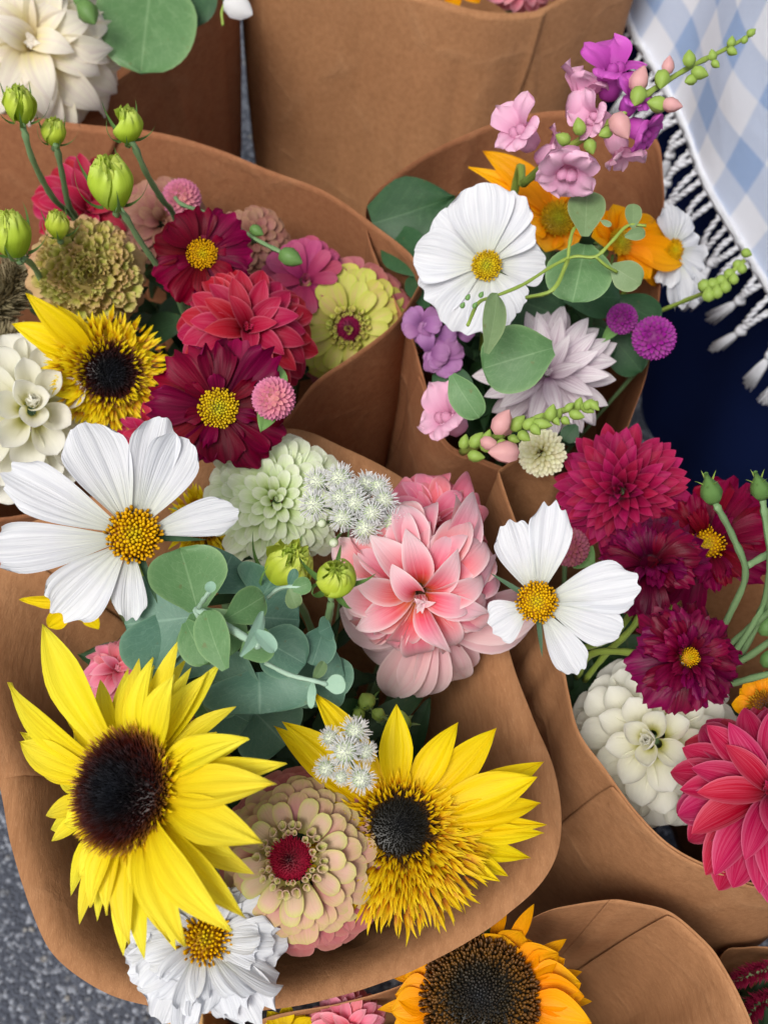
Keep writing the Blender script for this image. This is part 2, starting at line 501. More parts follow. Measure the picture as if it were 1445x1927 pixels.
M['zin_blush'] = petal_mat('blush_zinnia_petal', [(0, '#bf7478'), (0.5, '#c98a86'), (0.82, '#cba684'), (1, '#c4b870')], '#d9a09c', 0.5, 9, edge='#c8b478', eamt=0.65, epow=5.0, back='#b36e70', bamt=0.6, var=0.1, hue=0.012, transl=0.2)
M['zin_rose'] = petal_mat('rose_zinnia_petal', [(0, '#a34a5c'), (0.6, '#b45868'), (1, '#b86e6c')], '#c07e80', 0.4, 9, edge='#bf8478', eamt=0.5, back='#984e5a', bamt=0.7, var=0.12, hue=0.015, transl=0.2)
M['zin_mauve'] = petal_mat('raspberry_zinnia_petal', [(0, '#98285a'), (0.6, '#b03c68'), (1, '#bc5a7c')], '#8a2854', 0.4, 9, back='#98405f', var=0.12, transl=0.2)
M['zin_dusty'] = petal_mat('dusty_zinnia_petal', [(0, '#93594f'), (0.6, '#a87268'), (1, '#ad8068')], '#8a4a4f', 0.4, 9, edge='#b08a68', eamt=0.5, back='#8f5c50', var=0.12, transl=0.2)
M['zin_tan'] = petal_mat('tan_zinnia_petal', [(0, '#c0ba55'), (0.5, '#c0a66c'), (1, '#c29a72')], '#d2b488', 0.4, 7, edge='#cba680', eamt=0.4, back='#ac9a58', var=0.1, hue=0.02, transl=0.2)
M['zin_tancen'] = petal_mat('tan_zinnia_inner_floret', [(0, '#a3ab35'), (0.5, '#c2bc5a'), (1, '#c9ac78')], '#d0c870', 0.4, 7, edge='#d6b48a', eamt=0.6, back='#b0a848', var=0.16, hue=0.035, transl=0.2)
M['lilac'] = petal_mat('lilac_stock_petal', [(0, '#7d4a80'), (0.5, '#a86fa8'), (1, '#b683b4')], '#8e5a92', 0.3, 6, back='#9c6a9c', var=0.1, transl=0.2)
M['snap'] = petal_mat('pink_snapdragon_petal', [(0, '#d084ac'), (0.4, '#e6a8ca'), (1, '#f3c6de')], '#eebcd6', 0.3, 8, back='#e09cc0', bamt=0.5, var=0.06, hue=0.012, transl=0.3)
M['snap_mag'] = petal_mat('magenta_snapdragon_petal', [(0, '#9c2c92'), (0.5, '#c04cb4'), (1, '#d668cc')], '#c85cbc', 0.4, 8, back='#bc50b0', var=0.08, transl=0.28)
M['bud_pink'] = flat_mat('pink_bud', '#e6b0b8', '#d8a094', 90, 0.5, 0.25)
M['lisi'] = petal_mat('lime_lisianthus_petal', [(0, '#a0c02e'), (0.4, '#c0d63c'), (0.8, '#cee04c'), (1, '#e4f080')], '#aec836', 0.3, 7, edge='#dcea78', eamt=0.4, back='#bcd048', var=0.06, hue=0.01, transl=0.4, bstr=0.6)
M['sepal'] = flat_mat('green_sepal', '#6f9350', '#547a3e', 60, 0.5, 0.15)
M['stem'] = flat_mat('grey_green_stem', '#7f9a6e', '#5f7f52', 50, 0.5, 0.0)
M['stem_y'] = flat_mat('yellow_green_stem', '#94a848', '#7c9440', 50, 0.5, 0.0)
M['stem_pale'] = flat_mat('pale_eucalyptus_stem', '#a9c2b0', '#8fae98', 50, 0.5, 0.0)
M['euc'] = leaf_mat('eucalyptus_leaf', '#48705f', '#5c8470', '#93b5a2', 0.5, 0.5, 0.12, back='#7f9f86', edge='#7fa48a')
M['euc_g'] = leaf_mat('green_eucalyptus_leaf', '#4c7246', '#648c58', '#98b688', 0.5, 0.5, 0.15, back='#789870', edge='#8bab74')
M['euc_pale'] = leaf_mat('young_eucalyptus_leaf', '#8fb5a4', '#9fc2a6', '#b8d4c0', 0.3, 0.5, 0.2, back='#94b99c', edge='#a8cbb0')
M['euc_sage'] = leaf_mat('sage_eucalyptus_leaf', '#5d7c50', '#7f9668', '#a3b48a', 0.4, 0.5, 0.15, back='#8f9f70', edge='#9aa878')
M['leaf_dk'] = leaf_mat('dark_green_leaf', '#24452a', '#335a36', '#5e8358', 0.4, 0.5, 0.1, back='#44683f')
M['leaf_gr'] = leaf_mat('mid_green_leaf', '#5f8c4c', '#7aa45c', '#a8c486', 0.4, 0.5, 0.15, back='#7c9f62')
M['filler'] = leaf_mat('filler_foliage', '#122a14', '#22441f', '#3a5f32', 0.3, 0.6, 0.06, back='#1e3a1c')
M['cos_disc'] = uvmat('cosmos_disc', [(0, '#b8a000'), (0.5, '#cc9400'), (0.85, '#a06404'), (1, '#2a1a06')], [(0, '#dcca1c'), (0.45, '#f2c408'), (0.88, '#f2ba08'), (1, '#dca010')], ncol='#6a3c04', namt=0.22, vp=0.7, spec=0.2)
M['cos_disc_g'] = uvmat('cosmos_disc_green', [(0, '#9aa010'), (0.6, '#c9a508'), (1, '#b0810a')], [(0, '#cfd030'), (0.5, '#e8cc14'), (1, '#f0cc20')], ncol='#8a6a04', namt=0.25, vp=0.7)
M['sun_disc'] = uvmat('dark_sunflower_disc', [(0, '#0e1016'), (0.45, '#15110f'), (0.8, '#2a0e0a'), (1, '#5a2a0c')], [(0, '#22262e'), (0.4, '#1d1a20'), (0.6, '#3a130d'), (0.80, '#5a1c10'), (0.90, '#9a5a1c'), (1, '#e8b03a')], ncol='#6b6f78', namt=0.12, vp=1.4, rough=0.4)
M['sun_disc2'] = uvmat('black_sunflower_disc', [(0, '#0c0d10'), (0.7, '#15120c'), (1, '#3a240a')], [(0, '#1f2228'), (0.6, '#2a2416'), (0.85, '#7a4a10'), (1, '#d09018')], ncol='#5c5c58', namt=0.12, vp=1.6, rough=0.4)
M['sun_disc3'] = uvmat('seeded_sunflower_disc', [(0, '#101114'), (0.45, '#17130c'), (1, '#2c1d0a')], [(0, '#24262c'), (0.5, '#3a2c12'), (0.7, '#8a5a14'), (1, '#7a4610')], ncol='#55564f', namt=0.12, vp=1.6, rough=0.4)
M['sun_brn'] = uvmat('brown_gold_florets', [(0, '#2c1808'), (0.5, '#5c3008'), (1, '#8a5208')], [(0, '#3a2008'), (0.4, '#9a5c0c'), (0.8, '#d89a12'), (1, '#ecc018')], ncol='#5a2c06', namt=0.4, vp=0.8)
M['sun_flo'] = petal_mat('golden_sunflower_floret', [(0, '#7a3c04'), (0.2, '#c98408'), (0.45, '#efc808'), (1, '#f8e21c')], '#c06a08', 0.45, 3, var=0.1, hue=0.01, transl=0.2, mottle=0.3, mcol='#9a4408')
M['sun_grn'] = uvmat('green_gold_disc', [(0, '#a5a81c'), (1, '#b88a0a')], [(0, '#ccc82c'), (1, '#f0b00c')], vp=0.8)
M['zin_cen'] = uvmat('crimson_zinnia_centre', [(0, '#3a0812'), (0.3, '#7a0a24'), (1, '#a01034')], [(0, '#4a0a1c'), (0.3, '#a01234'), (1, '#c02048')], ncol='#3a0612', namt=0.25)
M['zin_cen_m'] = uvmat('magenta_zinnia_centre', [(0, '#5a0a30'), (1, '#9a1a50')], [(0, '#7a1040'), (1, '#b02860')])
M['agera'] = uvmat('ageratum_dome', [(0, '#e8ecdc'), (0.6, '#d6dfc0'), (1, '#9ab47c')], [(0, '#f6f8f0'), (0.6, '#eef2e2'), (1, '#c4d4a8')], ncol='#b6c69c', namt=0.2, transl=0.1)
M['agera_h'] = flat_mat('ageratum_hair', '#ffffff', '#fbfbfd', 40, 0.7, 0.6, 0.1)
M['gom_pink'] = uvmat('pink_globe_bracts', [(0, '#d98a86'), (0.5, '#cf6f90'), (1, '#b94f80')], [(0, '#e8a79a'), (0.5, '#e28aa8'), (1, '#cf78a8')], transl=0.2)
M['gom_purple'] = uvmat('purple_globe_bracts', [(0, '#7a0a70'), (1, '#5a0858')], [(0, '#b01ca8'), (0.7, '#a0189a'), (1, '#8c1288')], transl=0.2, ncol='#e89ab8', namt=0.1)
M['gom_dusty'] = uvmat('dusty_globe_bracts', [(0, '#8a3a54'), (1, '#7a3048')], [(0, '#b05c78'), (1, '#a04c6c')], transl=0.2, ncol='#d0904c', namt=0.2)
M['pom_cream'] = petal_mat('cream_pompom_petal', [(0, '#c6c070'), (0.5, '#e6e2b4'), (1, '#f1efd6')], '#dcd8a0', 0.3, 6, var=0.06, transl=0.2)
M['bud_green'] = flat_mat('yellow_green_bud', '#a3bd5c', '#8aa848', 60, 0.5, 0.2)
M['plume'] = flat_mat('bristly_grass', '#c4b090', '#8f8a62', 80, 0.6, 0.3)
M['celosia'] = flat_mat('crimson_celosia', '#a81c48', '#7a0f34', 80, 0.5, 0.2)
M['wood'] = flat_mat('pale_wood', '#c9a06a', '#b08850', 30, 0.6, 0.0)
M['cotton'] = flat_mat('white_cotton', '#f2f3f8', '#dcdfe8', 500, 0.8, 0.2, 0.1)

# ------------------------------------------------------------------ setting: asphalt
def asphalt():
    m, t, out = nodes('asphalt')
    tc = t.nodes.new('ShaderNodeTexCoord')
    v = t.nodes.new('ShaderNodeTexVoronoi')
    v.inputs['Scale'].default_value = 300
    t.links.new(tc.outputs['Object'], v.inputs['Vector'])
    n1 = noise_n(t, tc.outputs['Object'], 6, 4)
    n2 = noise_n(t, tc.outputs['Object'], 160, 4, 0.7)
    sp = t.nodes.new('ShaderNodeSeparateColor')
    t.links.new(v.outputs['Color'], sp.inputs[0])
    st = math_n(t, 'MULTIPLY', math_n(t, 'SUBTRACT', sp.outputs[0], 0.66, True), 3.0, True)
    col = mix(t, n1, lin('#4a4f5b'), lin('#5c616e'))
    col = mix(t, math_n(t, 'MULTIPLY', n2, 0.8), col, lin('#3c404a'))
    col = mix(t, math_n(t, 'MULTIPLY', st, 0.8), col, lin('#a4a9b4'))
    v2 = t.nodes.new('ShaderNodeTexVoronoi')
    v2.inputs['Scale'].default_value = 130
    t.links.new(tc.outputs['Object'], v2.inputs['Vector'])
    sp2 = t.nodes.new('ShaderNodeSeparateColor')
    t.links.new(v2.outputs['Color'], sp2.inputs[0])
    st2 = math_n(t, 'MULTIPLY', math_n(t, 'MULTIPLY', math_n(t, 'SUBTRACT', sp2.outputs[1], 0.80, True), 8.0, True), math_n(t, 'MULTIPLY', math_n(t, 'SUBTRACT', 0.42, v2.outputs['Distance'], True), 8.0, True))
    col = mix(t, math_n(t, 'MULTIPLY', st2, 0.75), col, mix(t, sp2.outputs[2], lin('#70747c'), lin('#b8b4ac')))
    h = math_n(t, 'ADD', math_n(t, 'SUBTRACT', 1.0, v.outputs['Distance']), st2)
    finish(t, out, col, 0.85, 0.0, math_n(t, 'ADD', h, n2), 0.9, 0.003, 0, None, 0.3)
    return m
g = grid(np.array([[[-20, -20, 0], [20, -20, 0]], [[-20, 20, 0], [20, 20, 0]]], float))
o = link('ground', mesh('ground', g, asphalt(), False)); o['kind'] = 'structure'

# ------------------------------------------------------------------ table drape and gingham cloth
def navy():
    m, t, out = nodes('navy_cloth')
    tc = t.nodes.new('ShaderNodeTexCoord')
    n1 = noise_n(t, tc.outputs['Object'], 5, 3)
    n2 = noise_n(t, tc.outputs['Object'], 900, 2)
    col = mix(t, n1, lin('#101a3c'), lin('#172450'))
    finish(t, out, col, 1.0, 0.0, n2, 0.3, 0.0004, 0.0, None, 0.03)
    return m
DA, DB = Vector((0.170, 1.26, 0)), Vector((0.470, 0.16, 0))
DV = (DB - DA); DL = DV.length; DV.normalize()
DN = Vector((DV.y, -DV.x, 0)) * -1
if DN.x > 0: DN = -DN             # outward, towards the bouquets
def drape_pt(s, z, off=0.0):
    fold = 0.010 * math.sin(s * 21 + 0.5) + 0.006 * math.sin(s * 47 + z * 3)
    k = 1.0 - 0.75 * min(1, max(0, z / 0.72))
    return DA + DV * s + DN * (fold * k + 0.03 * (1 - z / 0.72) + off) + Vector((0, 0, z))
table = empty('draped_table', Matrix.Translation(DA), 'table covered to the ground with a plain dark navy cloth, beside the bouquets', 'table')
P = np.array([[[*drape_pt(DL * i / 90, 0.72 * j / 24)] for i in range(91)] for j in range(25)])
part_world('table_skirt', grid(P), navy(), table)
tw = Vector((-DN.x, -DN.y, 0)) * 0.7
a, b = DA + Vector((0, 0, 0.72)), DA + DV * DL + Vector((0, 0, 0.72))
P = np.array([[[*a], [*b]], [[*(a + tw)], [*(b + tw)]]])
part_world('table_top', grid(P), bpy.data.materials['navy_cloth'], table)

def gingham():
    m, t, out = nodes('blue_white_gingham')
    uv, u, v = uvs(t)
    K = 1 / 0.066
    def stripe(c, off):
        f = math_n(t, 'FRACT', math_n(t, 'ADD', math_n(t, 'MULTIPLY', c, K), off))
        return math_n(t, 'MULTIPLY', math_n(t, 'SUBTRACT', math_n(t, 'ABSOLUTE', math_n(t, 'SUBTRACT', f, 0.5)), 0.25), 26.0, True)
    su, sv = stripe(u, 0.15), stripe(math_n(t, 'MULTIPLY', v, 1.2), 0.35)
    thr = []
    for c in (u, v):
        thr.append(math_n(t, 'ABSOLUTE', math_n(t, 'SINE', math_n(t, 'MULTIPLY', c, 1900.0))))
    weave = math_n(t, 'MULTIPLY', thr[0], thr[1])
    nz = noise_n(t, uv, 300, 3, 0.6)
    both = math_n(t, 'MULTIPLY', math_n(t, 'ADD', su, sv), 0.5)
    amt = math_n(t, 'MULTIPLY', both, math_n(t, 'ADD', 0.86, math_n(t, 'MULTIPLY', nz, 0.28)), True)
    col = mix(t, amt, lin('#eef0fa'), lin('#86a8dc'))
    col = mix(t, math_n(t, 'MULTIPLY', weave, 0.55), col, lin('#dde6f6'))
    finish(t, out, col, 0.9, 0.1, math_n(t, 'ADD', weave, math_n(t, 'MULTIPLY', noise_n(t, uv, 28.0, 3), 6.0)), 0.6, 0.0007, 0.0, None, 0.1)
    return m
cloth = empty('gingham_cloth', Matrix.Translation(DA + Vector((0, 0, 0.72))), 'blue and white gingham cloth with a knotted white fringe hanging over the navy table', 'cloth')
# hem curve: photograph pixels at the height it hangs
hem = smooth_path([W(1120, -150, .41), W(1165, -30, .40), W(1190, 55, .385), W(1245, 150, .375), W(1290, 240, .37), W(1325, 335, .365), W(1385, 440, .36), W(1440, 530, .355), W(1520, 650, .35), W(1640, 790, .35)], 10)
def hem_at(i):
    return hem[i]
rows, uvr = [], []
NZ = 30
slen = [0]
for i in range(1, len(hem)):
    slen.append(slen[-1] + (hem[i] - hem[i - 1]).length)
for j in range(NZ + 1):
    r, ur = [], []
    for i, h in enumerate(hem):
        f = j / NZ
        z = h.z + (0.726 - h.z) * min(1, f / 0.8)
        back = max(0, (f - 0.8) / 0.2) * 0.35
        s = (h - DA).dot(DV)
        tgt = drape_pt(s, 0.72, 0.012)
        wv = 0.012 * math.sin(slen[i] * 30) * (1 - f)
        p = h.lerp(Vector((tgt.x, tgt.y, z)), min(1, f / 0.8) ** 0.8)
        p.z = z
        p = p + DN * wv * min(1, f * 6) - DN * back
        r.append([*p]); ur.append([slen[i], f * 0.42])
    rows.append(r); uvr.append(ur)
part_world('cloth_sheet', grid(np.array(rows), np.array(uvr)), gingham(), cloth)
# crocheted hem trim: two twisted cords
def braid(path, r, twists, off=0.0):
    out = []
    for k in range(2):
        pts = []
        for i, p in enumerate(path):
            tng = (path[min(i + 1, len(path) - 1)] - path[max(i - 1, 0)]).normalized()
            x = tng.cross(Vector((0, 0.3, 1))).normalized(); y = tng.cross(x)
            a = twists * 2 * math.pi * i / (len(path) - 1) + k * math.pi
            pts.append(p + (x * math.cos(a) + y * math.sin(a)) * r * 0.8)
        out.append(tube(pts, r, 6))
    return join(out)
hp = smooth_path(hem[::3], 30)
part_world('hem_trim', braid([p + DN * 0.001 for p in hp], 0.0022, 150), M['cotton'], cloth)
rt = random.Random(5)
def tassel_geo(p, d, L):
    gs = [xf(lathe([(0.0, -0.0045), (0.004, -0.002), (0.0048, 0.0), (0.004, 0.003), (0.0, 0.005)], 8, 0.15), Matrix.Translation(p))]
    d = d.normalized()
    x = d.orthogonal().normalized(); y = d.cross(x)
    for k in range(44):
        a = rt.uniform(0, 6.28); f = rt.uniform(0.1, 1)
        out = (x * math.cos(a) + y * math.sin(a)) * f
        q1 = p + d * L * 0.35 + out * 0.0035
        q2 = p + d * L * rt.uniform(0.85, 1.1) + out * 0.0065 + x * rt.uniform(-.002, .002)
        gs.append(tube([p, q1, q2], [0.0011, 0.0009, 0.0006], 4))
    return join(gs)
sN = 19
for k in range(sN):
    i0 = int(8 + k * (len(hem) - 14) / sN)
    i1 = min(i0 + 2, len(hem) - 1)
    A, B = hem[i0], hem[i1]
    mid_ = (A + B) / 2
    dr = (Vector((0, 0, -1)) + DN * rt.uniform(0.25, 0.75) + DV * rt.uniform(-0.45, 0.25)).normalized()
    kn = mid_ + dr * rt.uniform(0.026, 0.042)
    gs = []
    for q in (A, B):
        path = smooth_path([q, q.lerp(kn, 0.5) + DN * 0.004 + DV * rt.uniform(-.003, .003), kn], 8)
        gs.append(braid(path, 0.0016, 3))
    dr2 = (dr + Vector((rt.uniform(-.3, .3), rt.uniform(-.3, .3), -0.2))).normalized()
    gs.append(tassel_geo(kn, dr2, rt.uniform(0.026, 0.036)))
    part_world('tassel', join(gs), M['cotton'], cloth)

# ------------------------------------------------------------------ paper wraps
BASE = {}
def wrap(key, label, rim, base, br=0.035, zb=0.02, mat='kraft', puff=0.10, seed=0, wr=0.0016, pleats=5, seams=(), pk=1.0):
    """rim: closed list of (px, py, z[, sharp]); base: (px, py) of the foot on the ground"""
    pts, sharp = [], []
    for r in rim:
        pts.append(W(r[0], r[1], r[2])); sharp.append(len(r) > 3)
    n = len(pts)
    dense = []
    K = 14
    for i in range(n):
        a, b, c, d = pts[i - 1], pts[i], pts[(i + 1) % n], pts[(i + 2) % n]
        if sharp[i]: a = b * 1.0 + (b - c) * 0.02
        if sharp[(i + 1) % n]: d = c * 1.0 + (c - b) * 0.02
        # centripetal-ish: clamp tangents to the chord
        L = (c - b).length
        m1 = (c - a) * 0.5 if not sharp[i] else (c - b) * 0.6
        m2 = (d - b) * 0.5 if not sharp[(i + 1) % n] else (c - b) * 0.6
        if m1.length > 1.3 * L: m1 = m1.normalized() * 1.3 * L
        if m2.length > 1.3 * L: m2 = m2.normalized() * 1.3 * L
        for j in range(K):
            t = j / K
            h00, h10, h01, h11 = 2*t**3-3*t*t+1, t**3-2*t*t+t, -2*t**3+3*t*t, t**3-t*t
            dense.append(b * h00 + m1 * h10 + c * h01 + m2 * h11)
    dense.append(dense[0].copy())
    cen = sum(dense, Vector()) / len(dense)
    bc = Vector((cen.x + base[0], cen.y + base[1], zb))
    BASE[key] = (bc, cen, dense)
    NR = 44
    # winding
    area = sum((dense[i].x - cen.x) * (dense[i + 1].y - cen.y) - (dense[i + 1].x - cen.x) * (dense[i].y - cen.y) for i in range(len(dense) - 1))
    rows = []
    tot = len(dense)
    cr_ = random.Random(seed * 13 + 1)
    creases = [(cr_.uniform(-math.pi, math.pi), cr_.uniform(-1.1, 1.1), cr_.uniform(0.07, 0.16), cr_.uniform(-1, 1), cr_.uniform(0.0, 0.25)) for _ in range(9)]
    for j in range(NR + 1):
        t = (j / NR) ** 1.15
        row = []
        for i, p in enumerate(dense):
            d = Vector((p.x - cen.x, p.y - cen.y, 0)); dn = d.normalized()
            ang = math.atan2(d.y, d.x)
            q = bc + dn * br
            f = t ** pk
            pos = p.lerp(q, f)
            pos.z = p.z + (zb - p.z) * t
            bulge = puff * d.length * math.sin(math.pi * t) ** 0.9
            env = min(1.0, t * 6) * 0.92 + 0.08
            nz = noise.noise(Vector((math.cos(ang) * 2.2 + seed, math.sin(ang) * 2.2, t * 2.0 + seed * 3.1)))
            rd = abs(noise.noise(Vector((math.cos(ang) * pleats * .55 + seed * 7, math.sin(ang) * pleats * .55, t * 0.9))))
            cr = abs(noise.noise(Vector((pos.x * 26, pos.y * 26 + seed, pos.z * 18))))
            off = bulge + wr * env * (nz * 4.0 - (1 - rd * 3.0) * 2.2) - wr * 0.9 * cr * min(1, t * 8)
            for (a0, sl, wd_, am, ts) in creases:
                dd = (ang - a0 - sl * t + math.pi) % (2 * math.pi) - math.pi
                if abs(dd) < wd_:
                    off += 0.0034 * am * (1 - abs(dd) / wd_) * min(1.0, max(0, t - ts * 0.4) * 7 + 0.12)
            pos = pos + dn * off
            row.append([*pos])
        rows.append(row)
    P = np.array(rows)
    P[:, -1, :] = P[:, 0, :]
    root = empty('paper_wrap', Matrix.Translation(bc), label, 'paper wrap', 'brown paper bouquet wraps')
    o = part_world('paper_sheet', grid(P), M[mat], root)
    md = o.modifiers.new('thick', 'SOLIDIFY'); md.thickness = 0.00018; md.offset = 0
    return root, P

B1, B1P = wrap('B1', 'brown paper wrap of the front bouquet with the large pale yellow sunflower',
    [(540, 806, .470), (655, 845, .470), (765, 905, .465), (862, 985, .460), (925, 1100, .455), (965, 1250, .452), (1003, 1350, .452), (1042, 1450, .455), (1057, 1560, .458),
     (1030, 1645, .460), (955, 1722, .458), (850, 1790, .455), (710, 1853, .452), (560, 1893, .452), (400, 1908, .452), (255, 1888, .450), (165, 1850, .450), (95, 1790, .450),
     (55, 1700, .452), (22, 1590, .455), (-5, 1465, .460), (-60, 1330, .462), (-90, 1180, .465), (-40, 1040, .468), (75, 975, .470), (230, 915, .470), (385, 850, .470)],
    (0.0, 0.0), br=0.05, puff=0.0, seed=1, pk=0.50)
B2, B2P = wrap('B2', 'brown paper wrap holding crimson flowers, its corner pointing at the white cosmos',
    [(150, 233, .475), (290, 247, .475), (400, 277, .47), (500, 318, .47), (610, 360, .47), (700, 420, .475), (770, 478, .48), (796, 522, .485, 1), (745, 605, .478), (660, 672, .47), (590, 722, .465),
     (530, 795, .46), (430, 850, .45), (300, 900, .445), (150, 940, .445), (0, 975, .445), (-150, 960, .45), (-280, 800, .46), (-330, 560, .47), (-280, 330, .475), (-120, 225, .478), (10, 215, .478)],
    (0.04, -0.02), br=0.07, puff=0.05, seed=4, mat='kraft_red')
B3, B3P = wrap('B3', 'brown paper wrap around the cream dahlia at the back, beside the plain tall wrap',
    [(80, 206, .455), (165, 183, .46), (245, 135, .465), (320, 65, .47), (385, -5, .475), (440, -110, .48), (400, -260, .485), (200, -350, .49), (-60, -330, .49), (-220, -180, .48), (-230, 20, .47), (-100, 170, .46)],
    (0.0, -0.01), br=0.075, puff=0.07, seed=9, mat='kraft_red')
B4, B4P = wrap('B4', 'large plain brown paper wrap at the back with a slanting overlap seam',
    [(800, -8, .47), (900, 20, .465), (1000, 22, .46), (1060, -6, .465), (1160, -60, .47), (1225, -130, .48), (1150, -260, .49), (950, -330, .495), (700, -340, .495), (520, -260, .49), (455, -150, .48), (520, -70, .475), (660, -40, .475)],
    (-0.045, -0.03), br=0.11, puff=0.12, seed=14, wr=0.0012)
B5, B5P = wrap('B5', 'brown paper wrap of the pastel bouquet with the tall pink snapdragon',
    [(690, 388, .47), (742, 330, .475), (830, 275, .48), (940, 228, .485), (1050, 208, .49), (1150, 218, .49), (1232, 258, .49), (1247, 340, .485), (1246, 430, .475), (1240, 560, .462), (1222, 680, .45), (1195, 770, .44),
     (1150, 860, .43), (1060, 905, .43), (960, 885, .435), (900, 862, .44), (848, 838, .445), (820, 790, .45), (795, 700, .455), (770, 620, .46), (705, 480, .465)],
    (-0.03, -0.025), br=0.075, puff=0.08, seed=21, mat='kraft_red')
B6, B6P = wrap('B6', 'brown paper wrap around wine red flowers with a folded corner above the small white cosmos',
    [(938, 885, .485, 1), (965, 866, .487), (998, 852, .488), (1022, 872, .482), (1048, 900, .476), (1078, 893, .476), (1112, 872, .475), (1180, 925, .450), (1320, 985, .432), (1500, 1010, .430), (1660, 1060, .435), (1740, 1180, .445), (1760, 1400, .455),
     (1640, 1620, .45), (1445, 1664, .45), (1340, 1632, .45), (1260, 1590, .452), (1195, 1525, .454), (1140, 1450, .456), (1090, 1380, .458), (1068, 1300, .46), (1052, 1210, .463), (1010, 1090, .468), (972, 985, .476)],
    (-0.01, -0.04), br=0.125, puff=0.06, seed=27, wr=0.0012)
B7, B7P = wrap('B7', 'brown paper wrap around the orange sunflower at the front edge',
    [(1148, 1692, .43), (1205, 1700, .43), (1262, 1718, .428), (1320, 1765, .425), (1355, 1810, .423), (1420, 1940, .42), (1440, 2100, .41), (1200, 2300, .40), (850, 2330, .40), (560, 2200, .40), (440, 2020, .405), (480, 1925, .41), (640, 1888, .415), (745, 1858, .42), (830, 1813, .424), (930, 1765, .428), (1040, 1712, .43)],
    (0, 0), br=0.05, puff=0.0, seed=33, pk=0.7)
B8, B8P = wrap('B8', 'brown paper wrap at the corner holding crimson celosia',
    [(1362, 1792, .36), (1400, 1782, .362), (1460, 1785, .362), (1600, 1830, .36), (1680, 2000, .36), (1600, 2200, .355), (1450, 2250, .35), (1340, 2150, .35), (1330, 1980, .352), (1345, 1860, .356)],
    (0, 0), br=0.03, puff=0.05, seed=39)
# overlap seam on the big plain wrap: a second sheet laid a little proud of it
def overlap(root, Pm, c0, c1, off, mat, l0=0.0, l1=0.0, r1=38):
    n = Pm.shape[1] - 1
    out = []
    m = int(c1 - c0)
    for r in range(0, r1 + 1):
        row = []
        mean = Pm[r].mean(axis=0)
        a, b = c0 + l0 * r, c1 + l1 * r
        for q in range(m + 1):
            c = a + (b - a) * q / m
            i0 = int(math.floor(c)); f = c - i0
            p = Pm[r, i0 % n] * (1 - f) + Pm[r, (i0 + 1) % n] * f
            d = p - mean; d[2] = 0
            d /= (np.linalg.norm(d) + 1e-9)
            e = min(1.0, min(q, m - q) / 3.0)
            row.append(p + d * off * (1.0 + 0.9 * (1 - e)) - np.array([0, 0, 0.0015]) * (1 if r == 0 else 0))
        out.append(row)
    o = part_world('paper_flap', grid(np.array(out)), M[mat], root)
    md = o.modifiers.new('thick', 'SOLIDIFY'); md.thickness = 0.00018; md.offset = 0
overlap(B4, B4P, 10 * 14, (13 + 2) * 14 + 5, 0.0013, 'kraft', 0.3, -0.55)
overlap(B6, B6P, 12 * 14, 18 * 14 - 4, 0.0012, 'kraft', 0.0, 1.1)
overlap(B2, B2P, 16 * 14, 22 * 14 + 8, -0.0013, 'kraft_red', 0.3, -1.4)
overlap(B1, B1P, 20 * 14, 23 * 14 + 4, -0.0013, 'kraft', 0.3, 1.2)
overlap(B7, B7P, 2 * 14, 9 * 14, -0.0012, 'kraft', -0.5, 0.4)
overlap(B5, B5P, 13 * 14, 18 * 14, 0.0012, 'kraft_red', 0.2, 0.9)

# ------------------------------------------------------------------ flowers
class Head:
    def __init__(s, name, label, cat, group, px, py, z, tx=0.0, ty=0.0, spin=0.0, bq=None, stem='stem', sr=0.0022, pts=None):
        s.p = W(px, py, z)
        s.k = mpx(s.p)
        v = (CAM - s.p).normalized()
        n = (v + RIGHT * tx + UP * ty).normalized()
        x = (RIGHT - n * RIGHT.dot(n)).normalized()
        y = n.cross(x)
        s.n = n
        Mx = Matrix((x, y, n)).transposed().to_4x4()
        Mx.translation = s.p
        s.M = Mx @ Matrix.Rotation(rad(spin), 4, 'Z')
        s.root = empty(name, s.M, label, cat, group)
        if bq:
            bc = BASE[bq][0] + Vector((R.uniform(-.015, .015), R.uniform(-.015, .015), 0.08))
            path = pts or [s.p - n * 0.014, s.p - n * 0.035 + Vector((0, 0, -0.02)), s.p.lerp(bc, 0.45) + Vector((0, 0, -.01)), bc]
            part_world('stem', tube(smooth_path(path, 5), sr, 6), M[stem], s.root)

    def add(s, name, me, mat4=None, kind=None, parent=None):
        return link(name, me, parent or s.root, mat4, kind)

    def tip(s, px, py, h=0.0):
        """where the ray through a photograph pixel meets the flower's plane, as (azimuth, distance)"""
        d = ray(px, py)
        o = s.p + s.n * h
        t = (o - CAM).dot(s.n) / d.dot(s.n)
        q = s.M.inverted() @ (CAM + d * t)
        return math.degrees(math.atan2(q.y, q.x)), math.hypot(q.x, q.y)

def variants(key, n, mat, fn):
    return [mesh(key, fn(i), M[mat]) for i in range(n)]

